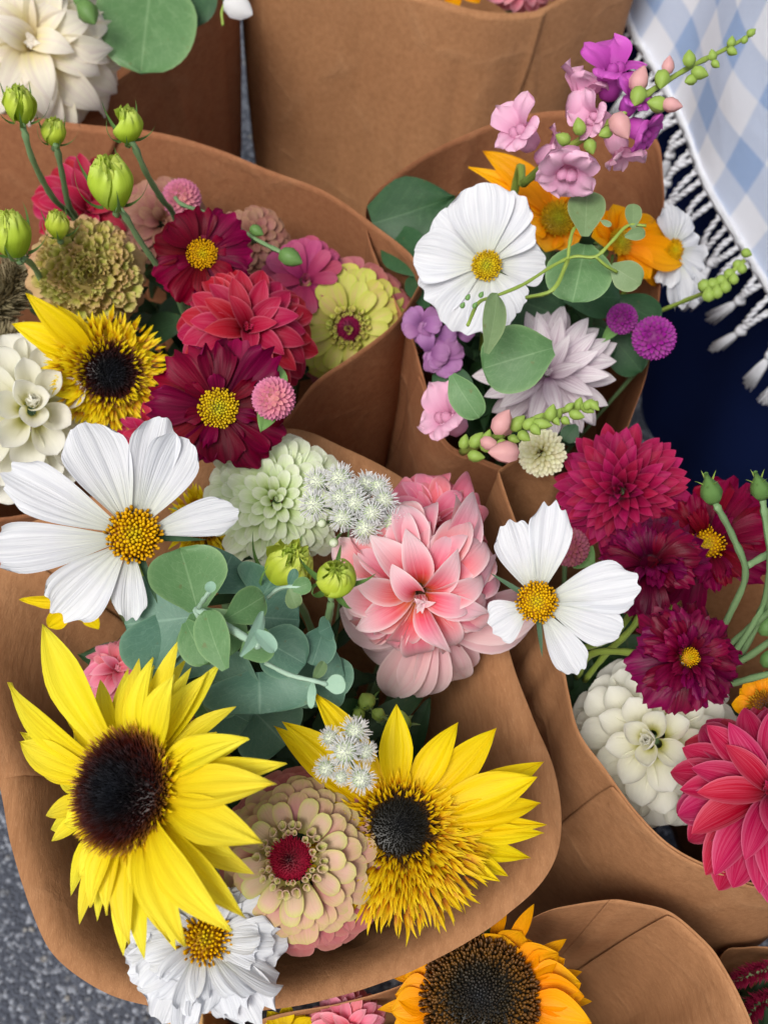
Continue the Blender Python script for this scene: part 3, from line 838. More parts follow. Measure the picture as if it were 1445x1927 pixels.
def florets(n, Rr, dome, size, h, rr, shape='cone', tilt=0.9, rmin=0.0, hvar=0.3, edge_h=0.0, dome_pow=2.0, ns=5):
    gs = []
    for i in range(n):
        u = math.sqrt((i + 0.5) / n)
        u = rmin + (1 - rmin) * u
        a = i * 2.39996 + rr.uniform(-.05, .05)
        r = u * Rr
        z = dome * (1 - u ** dome_pow)
        sz = size * rr.uniform(0.8, 1.2)
        hh = h * rr.uniform(1 - hvar, 1 + hvar) * (1 + edge_h * u)
        if shape == 'cone':
            prof = [(sz, 0), (sz * 0.75, hh * 0.5), (sz * 0.12, hh)]
        elif shape == 'bead':
            prof = [(sz * 0.7, 0), (sz * 1.0, hh * 0.55), (sz * 0.8, hh * 0.85), (0.0, hh)]
        else:   # open tube
            prof = [(sz * 0.6, 0), (sz, hh * 0.9), (sz * 1.05, hh), (sz * 0.55, hh * 0.9)]
        g_ = lathe(prof, ns)
        uvv = g_[2].copy(); uvv[:, 0] = u
        g_ = (g_[0], g_[1], uvv)
        m_ = Matrix.Rotation(a, 4, 'Z') @ Matrix.Translation((r, 0, z)) @ Matrix.Rotation(tilt * u + rr.uniform(-.15, .15), 4, 'Y') @ Matrix.Rotation(rr.uniform(-.15, .15), 4, 'X')
        gs.append(xf(g_, m_))
    return join(gs)

def dome_geo(Rr, dome, under=0.3, n=20):
    prof = [(Rr * math.sin(a), dome * math.cos(a)) for a in np.linspace(0.001, math.pi / 2, 7)] + [(Rr * 0.9, -under * Rr), (0.001, -under * 1.6 * Rr)]
    g_ = lathe(prof, n)
    r = np.hypot(g_[0][:, 0], g_[0][:, 1]) / Rr
    return g_[0], g_[1], np.stack([np.clip(r, 0, 1), np.zeros_like(r)], -1)

rng = random.Random(11)

def cosmos(label, px, py, z, tx, ty, disc_r, tips, bq, mat='cos_white', disc='cos_disc', group='white cosmos', w=None, stem='stem_y', th=(0.12, -0.28), ruf=0.02, sepals=True, pts=None, notch=0.045, name='cosmos', wm=1.0):
    H = Head(name, label, 'cosmos flower', group, px, py, z, tx, ty, 0, bq, stem, 0.0016, pts)
    k = H.k
    dr = disc_r * k * 0.86
    for i, tp in enumerate(tips):
        az, dist = H.tip(tp[0], tp[1])
        wd = tp[2] * k * wm
        el = tp[3] if len(tp) > 3 else rng.uniform(-4, 6)
        L = (dist - dr * 0.55) * 1.04
        geo = petal(L, wd, 'blunt', 22, 14, th[0] + rng.uniform(-.08, .08), th[1] + rng.uniform(-.15, .15), 1.2, 0.6, 0.18, 0.0062, rng.choice([3, 4, 5, 6]), ruf=ruf * 1.6, rufk=rng.uniform(3, 6), notch=notch, teeth=3,
                    base=0.16, peak=0.78, sweep=rng.uniform(-.06, .06), fall=0.16, seed=rng.randrange(9999))
        H.add('petal', mesh('petal', geo, M[mat]), pm(az, el, dr * 0.55, -0.0008 - 0.0009 * (i % 3), rng.uniform(-6, 6)))
    H.add('disc', mesh('disc', join([dome_geo(dr * 0.9, dr * 0.35), florets(170, dr, dr * 0.42, dr * 0.074, dr * 0.19, rng, 'bead', 0.5, edge_h=0.7)]), M[disc]))
    if sepals:
        for i in range(5):
            az = i * 72 + rng.uniform(-15, 15)
            H.add('sepal', mesh('sepal', petal(dr * 2.3, dr * 0.28, 'point', 4, 6, 0, -0.2, base=0.9, peak=0.3), M['leaf_dk']), pm(az, 4, dr * 0.6, -0.004))
    return H

def ray_sunflower(label, px, py, z, tx, ty, disc_r, tips, bq, mat, discmat, n_fl=1100, dome=0.35, wd=60, back_row=0, group='sunflowers', fl_h=0.14, ring=None, wmul=1.0, skew=False, brl=(0.95, 1.35), th=(0.25, -0.35), disc_shape='cone', ds=0.036):
    H = Head('sunflower', label, 'sunflower', group, px, py, z, tx, ty, 0, bq, 'stem', 0.004)
    k = H.k
    dr = disc_r * k
    for i, tp in enumerate(tips):
        az, dist = H.tip(tp[0], tp[1])
        w_ = (tp[2] if len(tp) > 2 else wd) * k * wmul
        el = tp[3] if len(tp) > 3 else rng.uniform(-6, 8)
        L = (dist - dr * 0.85) * 1.05
        t0 = th[0] + rng.uniform(-.15, .2); t1 = th[1] + rng.uniform(-.25, .25)
        geo = petal(L, w_, 'point', 14, 12, t0, t1, 1.0, rng.uniform(0.5, 1.1), 0.4, 0.013, 3, ruf=0.015, base=0.42, peak=rng.uniform(0.42, 0.55), sweep=rng.uniform(-.09, .09), twist=rng.uniform(-.35, .35), seed=rng.randrange(9999), tk=1.5, mid=0.008)
        H.add('petal', mesh('petal', geo, M[mat]), pm(az, el, dr * 0.85, -0.0015 - 0.0012 * (i % 3), rng.uniform(-10, 10)))
    if back_row:
        vs = [petal(1, 0.26, 'point', 6, 9, 0.1, -0.3, 1, 0.6, 0.4, 0.01, 3, base=0.4, peak=0.5, sweep=rng.uniform(-.1, .1), seed=i) for i in range(3)]
        for i in range(back_row):
            az = i * 360 / back_row + rng.uniform(-6, 6)
            L = dr * rng.uniform(*brl)
            H.add('petal', mesh('petal', xf(rng.choice(vs), Matrix.Diagonal((L, L, L, 1))), M[mat]), pm(az, rng.uniform(-14, 4), dr * 0.85, -0.005))
    H.add('seed_disc', mesh('seed_disc', join([dome_geo(dr * 0.95, dr * dome), florets(n_fl, dr, dr * dome, dr * ds * 1.15, dr * fl_h, rng, disc_shape, 0.8, edge_h=1.3, ns=4)]), M[discmat]), None, 'stuff')
    if ring:
        # ring: list of dicts of small pointed florets around the disc
        gs = []
        for (cnt, r0, r1, l0, l1, e0, e1, ww) in ring:
            for i in range(cnt):
                f = rng.random()
                rr_ = (r0 + (r1 - r0) * f) * dr
                L = rng.uniform(l0, l1) * dr
                geo = petal(L, L * ww, 'point', 2, 4, 0.3, -0.4, 1, 0.6, 0.5, base=0.5, peak=0.4, sweep=rng.uniform(-.2, .2), tk=1.2)
                az_ = rng.uniform(0, 360)
                if skew and rr_ > 1.1 * dr and math.sin(rad(az_)) > 0.55 - 0.35 * (rr_ / dr - 1.1) * 2:
                    continue
                m_ = pm(az_, e0 + (e1 - e0) * f + rng.uniform(-12, 12), rr_, dr * dome * max(0, 1 - min(1, rr_ / dr) ** 2) * 0.9 + 0.0005, rng.uniform(-40, 40))
                gs.append(xf(geo, m_))
        H.add('disc_florets', mesh('disc_florets', join(gs), M['sun_flo']), None, 'stuff')
    for i in range(12):
        H.add('sepal', mesh('sepal', petal(dr * 0.9, dr * 0.35, 'point', 4, 6, 0, -0.3, base=0.8, peak=0.3), M['sepal']), pm(i * 30 + rng.uniform(-8, 8), -10, dr * 0.8, -0.007))
    return H

def layered(label, name, cat, group, px, py, z, tx, ty, r, bq, mat, N_, vfn, nvar=4, u0=0.02, elev=(78, -35), ep=0.8, Ls=(0.5, 1.0), lp=0.6, r0=(0.0, 0.16), z0=(0.10, -0.05), mats=None, jit=5.0, roll=8, stem='stem', pexp=0.5, spin=0, wx=None, cut=None, core=None):
    """phyllotactic head; vfn(i) -> unit petal geometry; everything relative to radius r"""
    H = Head(name, label, cat, group, px, py, z, tx, ty, spin, bq, stem, 0.0028)
    Rm = r * H.k
    mats = mats or [(1.01, mat)]
    vs = {}
    for (_, mt) in mats:
        vs[mt] = [mesh('petal', vfn(i), M[mt]) for i in range(nvar)]
    m0 = mats[0][1]
    for i in range(0 if core == 0 else 9):
        az = i * 137.5
        H.add('petal', rng.choice(vs[m0]), pm(az, 76 + rng.uniform(-6, 14), Rm * 0.012 * (1 + i % 3), Rm * (z0[0] + 0.01), 0, Rm * min(0.30, Ls[0] * 0.62) * rng.uniform(.8, 1.1), Rm * min(0.30, Ls[0] * 0.62) * 0.8))
    for i in range(N_):
        u = u0 + (1 - u0) * ((i + 0.5) / N_) ** pexp
        e = elev[0] + (elev[1] - elev[0]) * u ** ep
        L = Rm * (Ls[0] + (Ls[1] - Ls[0]) * u ** lp) * rng.uniform(0.93, 1.05)
        az = i * 137.508 + rng.uniform(-jit, jit)
        if cut and cut(az % 360, u):
            continue
        mt = next(m_ for (lim, m_) in mats if u <= lim)
        sx = L * (wx(u) if wx else 1.0)
        H.add('petal', rng.choice(vs[mt]), pm(az, e + rng.uniform(-jit, jit), Rm * (r0[0] + (r0[1] - r0[0]) * u), Rm * (z0[0] + (z0[1] - z0[0]) * u), rng.uniform(-roll, roll), L, sx))
    return H

# ================================================================== BOUQUET 1 (front)
cosmos('large white cosmos with eight petals, left of the eucalyptus leaves', 252, 1008, .560, 0.05, 0.12, 56,
       [(5, 900, 120, 3), (158, 800, 150, 8), (300, 786, 115, 6), (352, 826, 125, 10), (446, 962, 92, 14), (-22, 1050, 118, 2), (108, 1158, 140, 0), (236, 1165, 80, -2)], 'B1', group='white cosmos', wm=0.84)
M_ = None
sun1_tips = [(122, 1192, 92, 12), (8, 1302, 66, 6), (26, 1374, 46, 2), (52, 1402, 70), (100, 1282, 60, -6), (64, 1440, 44, 0), (122, 1552, 62, -4), (130, 1480, 60, -8), (152, 1652, 56, -2), (164, 1706, 62, 2), (190, 1720, 60, 2), (232, 1772, 66, 4),
             (262, 1700, 50, -10), (310, 1780, 40, 6), (368, 1788, 76, 8), (456, 1752, 84, 10), (462, 1706, 60, -4), (500, 1582, 86, 6), (514, 1486, 88, 4), (502, 1438, 64, -8), (458, 1380, 74, 8), (392, 1372, 40, -10),
             (364, 1278, 92, 12), (368, 1264, 70, -6), (290, 1240, 62, 0), (262, 1250, 66, -8), (215, 1235, 60, -10), (78, 1262, 54, -12)]
S1 = ray_sunflower('large pale yellow sunflower with a domed near-black disc at the front left', 238, 1488, .548, -0.80, 0.12, 102, [(a[0], a[1], a[2] * 1.0) + tuple(a[3:]) for a in sun1_tips], 'B1', 'sun_yel', 'sun_disc', 2300, 0.34, group='yellow sunflowers', fl_h=0.13, ds=0.020, back_row=30, brl=(1.2, 2.1),
              ring=[(190, 0.92, 1.10, 0.16, 0.34, 40, 5, 0.30)])
sun2_tips = [(730, 1330, 72, 14), (850, 1356, 66, 10), (838, 1372, 62, 4), (935, 1384, 74, 8), (1000, 1462, 84, 6), (1027, 1452, 66, 0), (1016, 1506, 60, 0), (940, 1552, 46, 10), (1026, 1556, 44, 6), (1020, 1580, 48, 0), (1008, 1622, 50, -4), (932, 1664, 40, 4), (960, 1640, 50, -10),
             (510, 1368, 62, 0), (546, 1348, 74, 6), (600, 1300, 66, 12), (640, 1745, 60, -8), (700, 1740, 60, -10), (790, 1735, 60, -10), (860, 1700, 60, -10)]
S2 = ray_sunflower('yellow sunflower with shaggy golden florets around a black centre, right of the blush zinnia', 752, 1556, .500, 0.06, 0.05, 72, sun2_tips, 'B1', 'sun_gold', 'sun_disc2', 1100, 0.25, group='yellow sunflowers', fl_h=0.08, ds=0.026,
              ring=[(260, 0.72, 1.08, 0.20, 0.40, 66, 38, 0.28), (700, 1.0, 1.75, 0.30, 0.60, 44, 12, 0.22), (420, 1.6, 2.2, 0.40, 0.85, 14, -22, 0.17)], skew=True)
# blush zinnia
def zin_petal(i, tip='round', c0=0.5, c1=0.25, L=1, Wd=0.62, t0=0.25, t1=-0.35, **k):
    return petal(L, Wd * .92, 'round', 7, 9, t0 + 0.05 * i, t1 - 0.06 * i, 1.2, c0, c1, 0.009, 3, base=0.45, peak=0.62, seed=i, mid=0.012, sweep=0.03 * (i - 1.5), **k)
def zinnia(label, px, py, z, tx, ty, r, bq, outer, mid_, inner, N_=75, cen=0.16, cenm='zin_cen', tubes=True, group='zinnias', stem='stem', dome=0.16, wx=None, u0=0.24, Ls=(0.30, 0.66), stamen=True):
    H = layered(label, 'zinnia', 'zinnia', group, px, py, z, tx, ty, r, bq, outer, N_, zin_petal, 4, u0=u0, elev=(34, -28), ep=0.9, Ls=Ls, lp=0.9, r0=(0.10, 0.46), z0=(dome * .8, -dome * 1.5), mats=[(0.40, inner), (0.74, mid_), (1.01, outer)], jit=4, wx=wx, stem=stem, pexp=0.72)
    Rm = r * H.k
    H.add('seed_cone', mesh('seed_cone', join([dome_geo(Rm * cen, Rm * cen * 0.7), florets(260, Rm * cen, Rm * cen * 0.7, Rm * cen * 0.05, Rm * cen * 0.35, rng, 'cone', 0.7, ns=4)]), M[cenm]), Matrix.Translation((0, 0, Rm * dome * 0.95)))
    if tubes:
        me = [mesh('tube_floret', lathe([(0.35, 0), (0.6, 0.5), (1.0, 1.5), (1.12, 1.7), (0.95, 1.72), (0.6, 1.3), (0.3, 0.8)], 9, 0.10, q, 2 + q), M[inner]) for q in range(3)]
        for q, (cnt, rr_, w_) in enumerate(((19, cen * 1.12, 0.026), (20, cen * 1.38, 0.036))):
            for i in range(cnt):
                a_ = i * 360 / cnt + rng.uniform(-7, 7)
                ww = Rm * w_ * rng.uniform(.8, 1.2)
                H.add('tube_floret', rng.choice(me), Matrix.Rotation(rad(a_), 4, 'Z') @ Matrix.Translation((Rm * rr_ * rng.uniform(.94, 1.06), 0, Rm * dome * (0.85 - 0.25 * q))) @ Matrix.Rotation(rad(14 + 22 * q), 4, 'Y') @ Matrix.Diagonal((ww * (1 + .3 * q), ww, ww * 1.6, 1)))
    return H
zinnia('blush pink zinnia with lime edges and a crimson centre, between the two sunflowers', 556, 1616, .505, -0.20, 0.0, 202, 'B1', 'zin_rose', 'zin_blush', 'zin_lime', 140, 0.18, group='zinnias', dome=0.20, u0=0.24, Ls=(0.24, 0.52))
def bigzin(i):
    return petal(1, 0.50, 'round', 8, 10, 0.65 + 0.06 * i, -0.45, 1.2, 1.0, 0.45, 0.004, 3, base=0.4, peak=0.62, seed=i, mid=0.01)
layered('greenish white zinnia behind the large white cosmos', 'zinnia', 'zinnia', 'zinnias', 520, 942, .490, 0.02, 0.12, 138, 'B1', 'zin_green', 112, bigzin, 4, u0=0.0, elev=(74, -22), ep=0.8, Ls=(0.18, 0.66), lp=0.8, r0=(0.0, 0.42), z0=(0.14, -0.12), jit=5)
# pink dahlias
def pink_p(i):
    return petal(1, 0.42, 'point', 10, 16, 0.85 + 0.06 * i, -1.25 - 0.2 * i, 1.3, 1.7, -0.5, 0.004, 3, base=0.35, peak=0.48, seed=i, sweep=0.09 * (i - 2), tk=1.6, mid=0.008, twist=0.18 * (i - 2))
layered('large pink and coral dahlia with curled petals in the middle of the front bouquet', 'dahlia', 'dahlia', 'pink dahlias', 790, 1112, .515, 0.05, -0.42, 182, 'B1', 'dah_pink', 66, pink_p, 5, u0=0.06, elev=(44, -44), ep=0.9, Ls=(0.50, 1.05), lp=0.7, r0=(0.02, 0.24), z0=(0.12, -0.16), jit=14, roll=18)
layered('smaller rose pink dahlia behind the large coral one', 'dahlia', 'dahlia', 'pink dahlias', 812, 985, .487, 0.12, 0.18, 128, 'B1', 'dah_rose', 56, pink_p, 5, u0=0.05, elev=(44, -40), Ls=(0.5, 1.0), r0=(0.02, 0.22), jit=12, roll=14)
PD = Head('dahlia', 'pale pink dahlia hanging under the large coral one', 'dahlia', 'pink dahlias', 815, 1165, .490, 0.05, -0.35, 0, 'B1')
pv = [mesh('petal', petal(1, 0.40, 'point', 9, 12, 0.15 + .06 * q, -0.75 - .12 * q, 1.2, 0.9, 0.35, 0.006, 3, base=0.35, peak=0.5, seed=q, tk=1.8, sweep=.07 * (q - 1.5), mid=.006), M['dah_pale']) for q in range(4)]
for q in range(22):
    az = 178 + 186 * ((q * 0.618) % 1) + rng.uniform(-4, 4)
    L = rng.uniform(205, 255) * PD.k * (0.86 + 0.14 * abs(math.cos(rad(az - 40))))
    PD.add('petal', rng.choice(pv), pm(az, -6 - 9 * (q % 4) + rng.uniform(-5, 5), 8 * PD.k, -0.002 * (q % 4), rng.uniform(-12, 12), L))
layered('dusky pink dahlia tucked under the large yellow sunflower', 'dahlia', 'dahlia', 'pink dahlias', 222, 1262, .455, 0, 0.2, 75, 'B1', 'dah_rose', 34, pink_p, 3, u0=0.1, Ls=(0.5, 1.0))
# double white cosmos
def dbl(i):
    return petal(1, 0.72, 'blunt', 12, 9, 0.3 + 0.08 * i, -0.35 - .1 * i, 1.2, 0.7, -0.1, 0.012, 3, ruf=0.05, rufk=4 + i, notch=0.10, teeth=3, base=0.25, peak=0.8, fall=0.12, seed=i * 7 + 1, twist=0.3 * (i - 2))
D = Head('cosmos', 'double white cosmos with ruffled petals lying over the front paper rim', 'cosmos flower', 'white cosmos', 386, 1768, .495, 0.0, 0.05, 0, 'B1', 'stem_y', 0.0018)
dv = [mesh('petal', dbl(i), M['cos_white']) for i in range(6)]
for i in range(36):
    az = i * 360 / 36 * 5 % 360 + rng.uniform(-9, 9)
    row = i % 3
    side = math.sin(rad(az))
    L = (168 + (-50 if side > 0.3 else 8 * -side)) * (1 - 0.17 * row) * rng.uniform(0.9, 1.06) * D.k
    D.add('petal', rng.choice(dv), pm(az, -8 + 11 * row + rng.uniform(-5, 5), 20 * D.k, 0.001 * row, rng.uniform(-14, 14), L * 0.9, L))
dr = 42 * D.k
D.add('disc', mesh('disc', join([dome_geo(dr * 0.9, dr * 0.35), florets(120, dr, dr * 0.42, dr * 0.07, dr * 0.34, rng, 'bead', 0.6, edge_h=0.5)]), M['cos_disc']), Matrix.Translation((0, 0, 0.004)))
cosmos('small cream cosmos half hidden between the sunflower and the blush zinnia', 425, 1660, .475, 0, 0, 14, [(440, 1610, 44), (475, 1655, 40), (415, 1600, 40), (465, 1690, 40), (450, 1626, 40)], 'B1', 'pom_cream' if False else 'cos_white', sepals=False)
# small yellow flower behind the zinnia / cosmos
ray_sunflower('small golden sunflower peeping out behind the large white cosmos', 385, 985, .470, 0.1, 0.0, 40, [(478, 990, 52), (460, 1050, 46), (425, 1062, 50), (398, 940, 36), (372, 950, 32), (440, 960, 44), (350, 1040, 44)], 'B1', 'sun_gold', 'sun_brn', 260, 0.3, ds=0.06,
              ring=[(120, 0.7, 1.2, 0.5, 1.0, 50, 10, 0.3)], group='yellow sunflowers')
ray_sunflower('small yellow sunflower turned away under the lower petals of the large white cosmos', 150, 1135, .480, -0.5, -0.4, 26, [(82, 1190, 40), (30, 1125, 26), (40, 1145, 22), (150, 1172, 44), (105, 1095, 40), (180, 1190, 40), (200, 1100, 40)], 'B1', 'sun_gold', 'sun_brn', 160, 0.3, ds=0.07, group='yellow sunflowers')

# ---- globe, buds, ageratum, lisianthus, eucalyptus builders
def globe_geo(Rm, n=150, h=0.16):
    gs = [dome_geo(Rm * 0.85, Rm * 0.85, 0.7)]
    for i in range(n):
        c = 1 - 1.75 * (i + 0.5) / n
        th = math.acos(max(-1, c)); a = i * 2.39996
        g_ = petal(Rm * 0.34, Rm * 0.26, 'point', 2, 3, 0.5, 0.9, 1, 0.5, 0.4, base=0.8, peak=0.3)
        uvv = g_[2].copy(); uvv[:, 0] = min(1, th / 1.9); g_ = (g_[0], g_[1], uvv)
        m_ = Matrix.Rotation(a, 4, 'Z') @ Matrix.Rotation(th, 4, 'Y') @ Matrix.Translation((0, 0, Rm * 0.82)) @ Matrix.Rotation(rad(-90), 4, 'Z') @ Matrix.Rotation(0.35, 4, 'X')
        gs.append(xf(g_, m_))
    return join(gs)
def gomphrena(label, px, py, z, r, bq, mat, leaves=(), tx=0.0, ty=0.0, stem='stem'):
    H = Head('globe_amaranth', label, 'globe amaranth', 'globe amaranths', px, py, z, tx, ty, 0, bq, stem, 0.0014)
    H.add('flower_head', mesh('flower_head', globe_geo(r * H.k), M[mat]))
    for (x, y, w_) in leaves:
        blade(H.root, 'leaf', 'leaf_gr', W(px, py, z - 0.008), W(x, y, z - 0.006), w_ * H.k, tip='point')
    return H
UNIT = {}
def blade(parent, name, mat, p0, p1, w_, tip='round', roll=0.0, th=(0.15, -0.25), cup=(0.25, 0.15), base=0.3, peak=0.5, up=None, tk=1.6, nu=8, nv=10, mid=0.012, ruf=0.0):
    L = (p1 - p0).length
    y = (p1 - p0).normalized()
    v = up or (CAM - p0).normalized()
    zz = (v - y * v.dot(y)).normalized()
    x = y.cross(zz)
    Mx = Matrix((x, y, zz)).transposed().to_4x4()
    Mx.translation = p0
    Mx = Mx @ Matrix.Rotation(rad(roll), 4, 'Y')
    geo = petal(L, w_, tip, nu, nv, th[0] + rng.uniform(-.12, .25), th[1] + rng.uniform(-.35, .15), 1, cup[0] + rng.uniform(-.05, .35), cup[1] + rng.uniform(-.25, .3), base=base, peak=peak, mid=mid, tk=tk, seed=rng.randrange(999), sweep=rng.uniform(-.04, .04), ruf=ruf + 0.018, rufk=4)
    me = mesh(name, geo, M[mat])
    o = bpy.data.objects.new(name, me); COL.objects.link(o)
    o.parent = parent
    o.matrix_local = parent.matrix_world.inverted() @ Mx
    return o

gomphrena('pink globe amaranth with two green leaves, right of the lower crimson cosmos', 515, 750, .545, 38, 'B2', 'gom_pink', [(528, 672, 44), (490, 812, 40)])
gomphrena('smaller purple globe amaranth above the other purple one', 1170, 600, .50, 27, 'B5', 'gom_purple', [(1130, 645, 26)])
gomphrena('larger purple globe amaranth against the navy cloth', 1230, 636, .50, 38, 'B5', 'gom_purple')
gomphrena('dusty rose globe amaranth behind the small white cosmos', 1072, 1030, .475, 34, 'B6', 'gom_dusty', [(1120, 1060, 60)])

def ageratum(label, spots, z, cen, bq):
    c = W(cen[0], cen[1], z - 0.02)
    root = empty('ageratum', Matrix.Translation(c), label, 'ageratum', 'white ageratum')
    k = mpx(W(cen[0], cen[1], z))
    hp = []
    for v in range(3):
        gs = []
        for i in range(130):
            cc = 1 - 1.25 * (i + .5) / 130
            th = math.acos(cc); a = i * 2.39996 + rng.uniform(-.2, .2)
            d = Vector((math.sin(th) * math.cos(a), math.sin(th) * math.sin(a), cc))
            L = rng.uniform(0.28, 0.50)
            side = Vector((rng.uniform(-1, 1), rng.uniform(-1, 1), rng.uniform(-1, 1))) * 0.12
            gs.append(tube([d * 0.62, d * (0.75 + L * 0.4) + side * 0.4, d * (0.75 + L * 0.8) + side], [0.040, 0.034, 0.022], 3, False))
        hp.append(join(gs))
    dg = join([dome_geo(0.66, 0.66, 0.7, 14), florets(70, 0.6, 0.66, 0.05, 0.1, rng, 'bead', 1.4, dome_pow=2.2, ns=5)])
    for (x, y, r, dz) in spots:
        p = W(x, y, z + dz)
        v = ((CAM - p).normalized() + Vector((rng.uniform(-.25, .25), rng.uniform(-.25, .25), 0)) + (p - c).normalized() * 0.5).normalized()
        Mx = v.to_track_quat('Z', 'Y').to_matrix().to_4x4(); Mx.translation = p
        Ml = root.matrix_world.inverted() @ Mx @ Matrix.Scale(r * k, 4)
        o = link('floret_head', mesh('floret_head', dg, M['agera']), root, Ml)
        if r > 16:
            link('hairs', mesh('hairs', rng.choice(hp), M['agera_h']), o, Matrix())
        q = p - v * r * k * 0.5
        part_world('stalk', tube(smooth_path([q, q.lerp(c, 0.5) + Vector((0, 0, -.003)), c], 4), 0.0007, 5), M['sepal'], root)
    bc = BASE[bq][0] + Vector((0, 0, 0.1))
    part_world('stem', tube(smooth_path([c, c.lerp(bc, 0.5) + Vector((0, 0, .01)), bc], 5), 0.0014, 6), M['stem'], root)
ageratum('white ageratum cluster of fluffy heads between the green-white zinnia and the pink dahlias', [(598, 906, 27, .0), (640, 900, 29, .004), (690, 913, 27, 0), (592, 950, 30, .0), (640, 936, 25, .008), (668, 946, 28, .006), (722, 942, 27, .002), (645, 975, 26, .004),
          (688, 994, 30, .0), (740, 984, 30, -.002), (700, 965, 25, .006), (628, 1021, 14, -.004), (712, 916, 24, .002), (660, 925, 24, .008), (606, 985, 14, -.004), (715, 990, 15, -.003)], .535, (665, 960), 'B1')
ageratum('white ageratum cluster resting on the shaggy yellow sunflower', [(622, 1388, 21, .0), (668, 1376, 28, .002), (650, 1414, 32, .004), (614, 1446, 23, 0), (688, 1414, 22, .0), (642, 1462, 17, .0), (680, 1466, 27, .0)], .540, (655, 1425), 'B1')

def lisi_geo(Rm, H_, seed, open_=0.0, R0=0.01):
    """one wrapping frilled petal of a lisianthus bud"""
    rr = random.Random(seed)
    rows = []
    a0 = rr.uniform(0, 6.28)
    for j in range(13):
        t = j / 12
        r = Rm * (math.sin(math.pi * min(1, t * 0.62 + 0.10)) ** 0.7) * (1 - 0.30 * max(0, t - 0.6) / 0.4 * (1 - open_))
        row = []
        for i in range(25):
            s = i / 24
            ang = a0 + s * 2.9 + t * 0.8
            fr = (t ** 7) * (0.15 * R0 * math.sin(s * 27 + a0) + 0.10 * R0 * math.sin(s * 47 + 2 * a0)) + (t ** 3) * 0.05 * R0 * math.sin(s * 9 + a0)
            spi = Rm * (0.035 * s - 0.02)
            zz = t * H_ * (1 - 0.10 * (s - 0.5) ** 2 * 4 * t) + (t ** 6) * 0.07 * H_ * math.sin(s * 17 + a0) + (t ** 8) * 0.05 * H_ * math.sin(s * 41)
            rd = r + fr + spi - (t ** 6) * Rm * 0.25 * (1 - s)
            row.append([rd * math.cos(ang), rd * math.sin(ang), zz])
        rows.append(row)
    return grid(np.array(rows))
def lisianthus(label, px, py, z, r, path, bq=None, tx=0.0, ty=0.25, open_=0.0, sep=5, name='lisianthus_bud', cat='flower bud', group='green lisianthus buds'):
    """r: half width in photograph pixels; path: stem points (px, py, z) going down"""
    H = Head(name, label, cat, group, px, py, z, tx * 1.6, ty + 0.75 if ty > 0.12 else ty + 0.3)
    Rm = r * H.k
    Hh = Rm * 2.0
    off = Matrix.Translation((0, 0, -Hh * 0.55))
    for i in range(8):
        sc = 1 - 0.115 * i
        H.add('petal', mesh('petal', lisi_geo(Rm * sc, Hh * (1 + 0.012 * i), int(px * 7 + i), open_, Rm), M['lisi']), off)
    for i in range(sep):
        g_ = petal(Rm * 2.4, Rm * 0.34, 'point', 4, 10, 0.0, 1.7 if i % 2 else 1.25, 0.6, 0.6, 0.3, base=0.9, peak=0.2, tk=0.8)
        H.add('sepal', mesh('sepal', g_, M['sepal']), off @ pm(i * 360 / sep + rng.uniform(-12, 12), 8, Rm * 0.45, -Rm * 0.03))
    bottom = H.M @ Vector((0, 0, -Hh * 0.55))
    pts = [bottom + H.n * Rm * 0.15, bottom - H.n * Rm * 0.5] + [W(*q) for q in path]
    if bq:
        pts.append(pts[-1] + (pts[-1] - pts[-2]) * 0.6 + Vector((0, 0, -.05)))
    sp = smooth_path(pts, 6)
    part_world('stem', tube(sp, [0.0015 + 0.0004 * i / len(sp) for i in range(len(sp))], 7), M['stem'], H.root)
    return H
LG = 'green lisianthus buds'
lisianthus('green lisianthus bud on the tall leftmost stem, over the cream dahlia wrap', 38, 197, .600, 33, [(45, 240, .592), (62, 300, .57), (100, 372, .53), (145, 420, .49)], 'B2', -0.1, 0.35)
lisianthus('small green lisianthus bud between the two tall ones', 103, 247, .580, 25, [(107, 275, .575), (118, 330, .55), (130, 385, .52), (152, 425, .49)], 'B2', 0, 0.3)
lisianthus('green lisianthus bud on a leaning stem in front of the tall wrap edge', 238, 233, .600, 32, [(250, 268, .592), (275, 325, .57), (305, 375, .54), (330, 412, .51)], 'B2', -0.05, 0.15)
lisianthus('largest frilled green lisianthus bud above the tan zinnia', 206, 342, .585, 46, [(228, 395, .575), (262, 450, .55), (300, 505, .52), (330, 545, .49)], 'B2', -0.15, 0.35, 0.3)
lisianthus('plump green lisianthus bud at the left edge beside the tan zinnia', 22, 438, .570, 42, [(48, 488, .55), (75, 520, .52)], 'B2', -0.2, 0.3)
lisianthus('small tight lisianthus bud touching the top of the tan zinnia', 110, 421, .545, 25, [(130, 450, .52)], 'B2', -0.1, 0.35)
lisianthus('round green lisianthus bud left of the large coral dahlia', 629, 1086, .575, 42, [(622, 1140, .55), (616, 1190, .51)], 'B1', 0.05, 0.1)
lisianthus('opening green lisianthus with crumpled petals beside the round bud', 540, 1072, .530, 50, [(560, 1130, .50)], 'B1', 0.3, 0.25, 0.8)

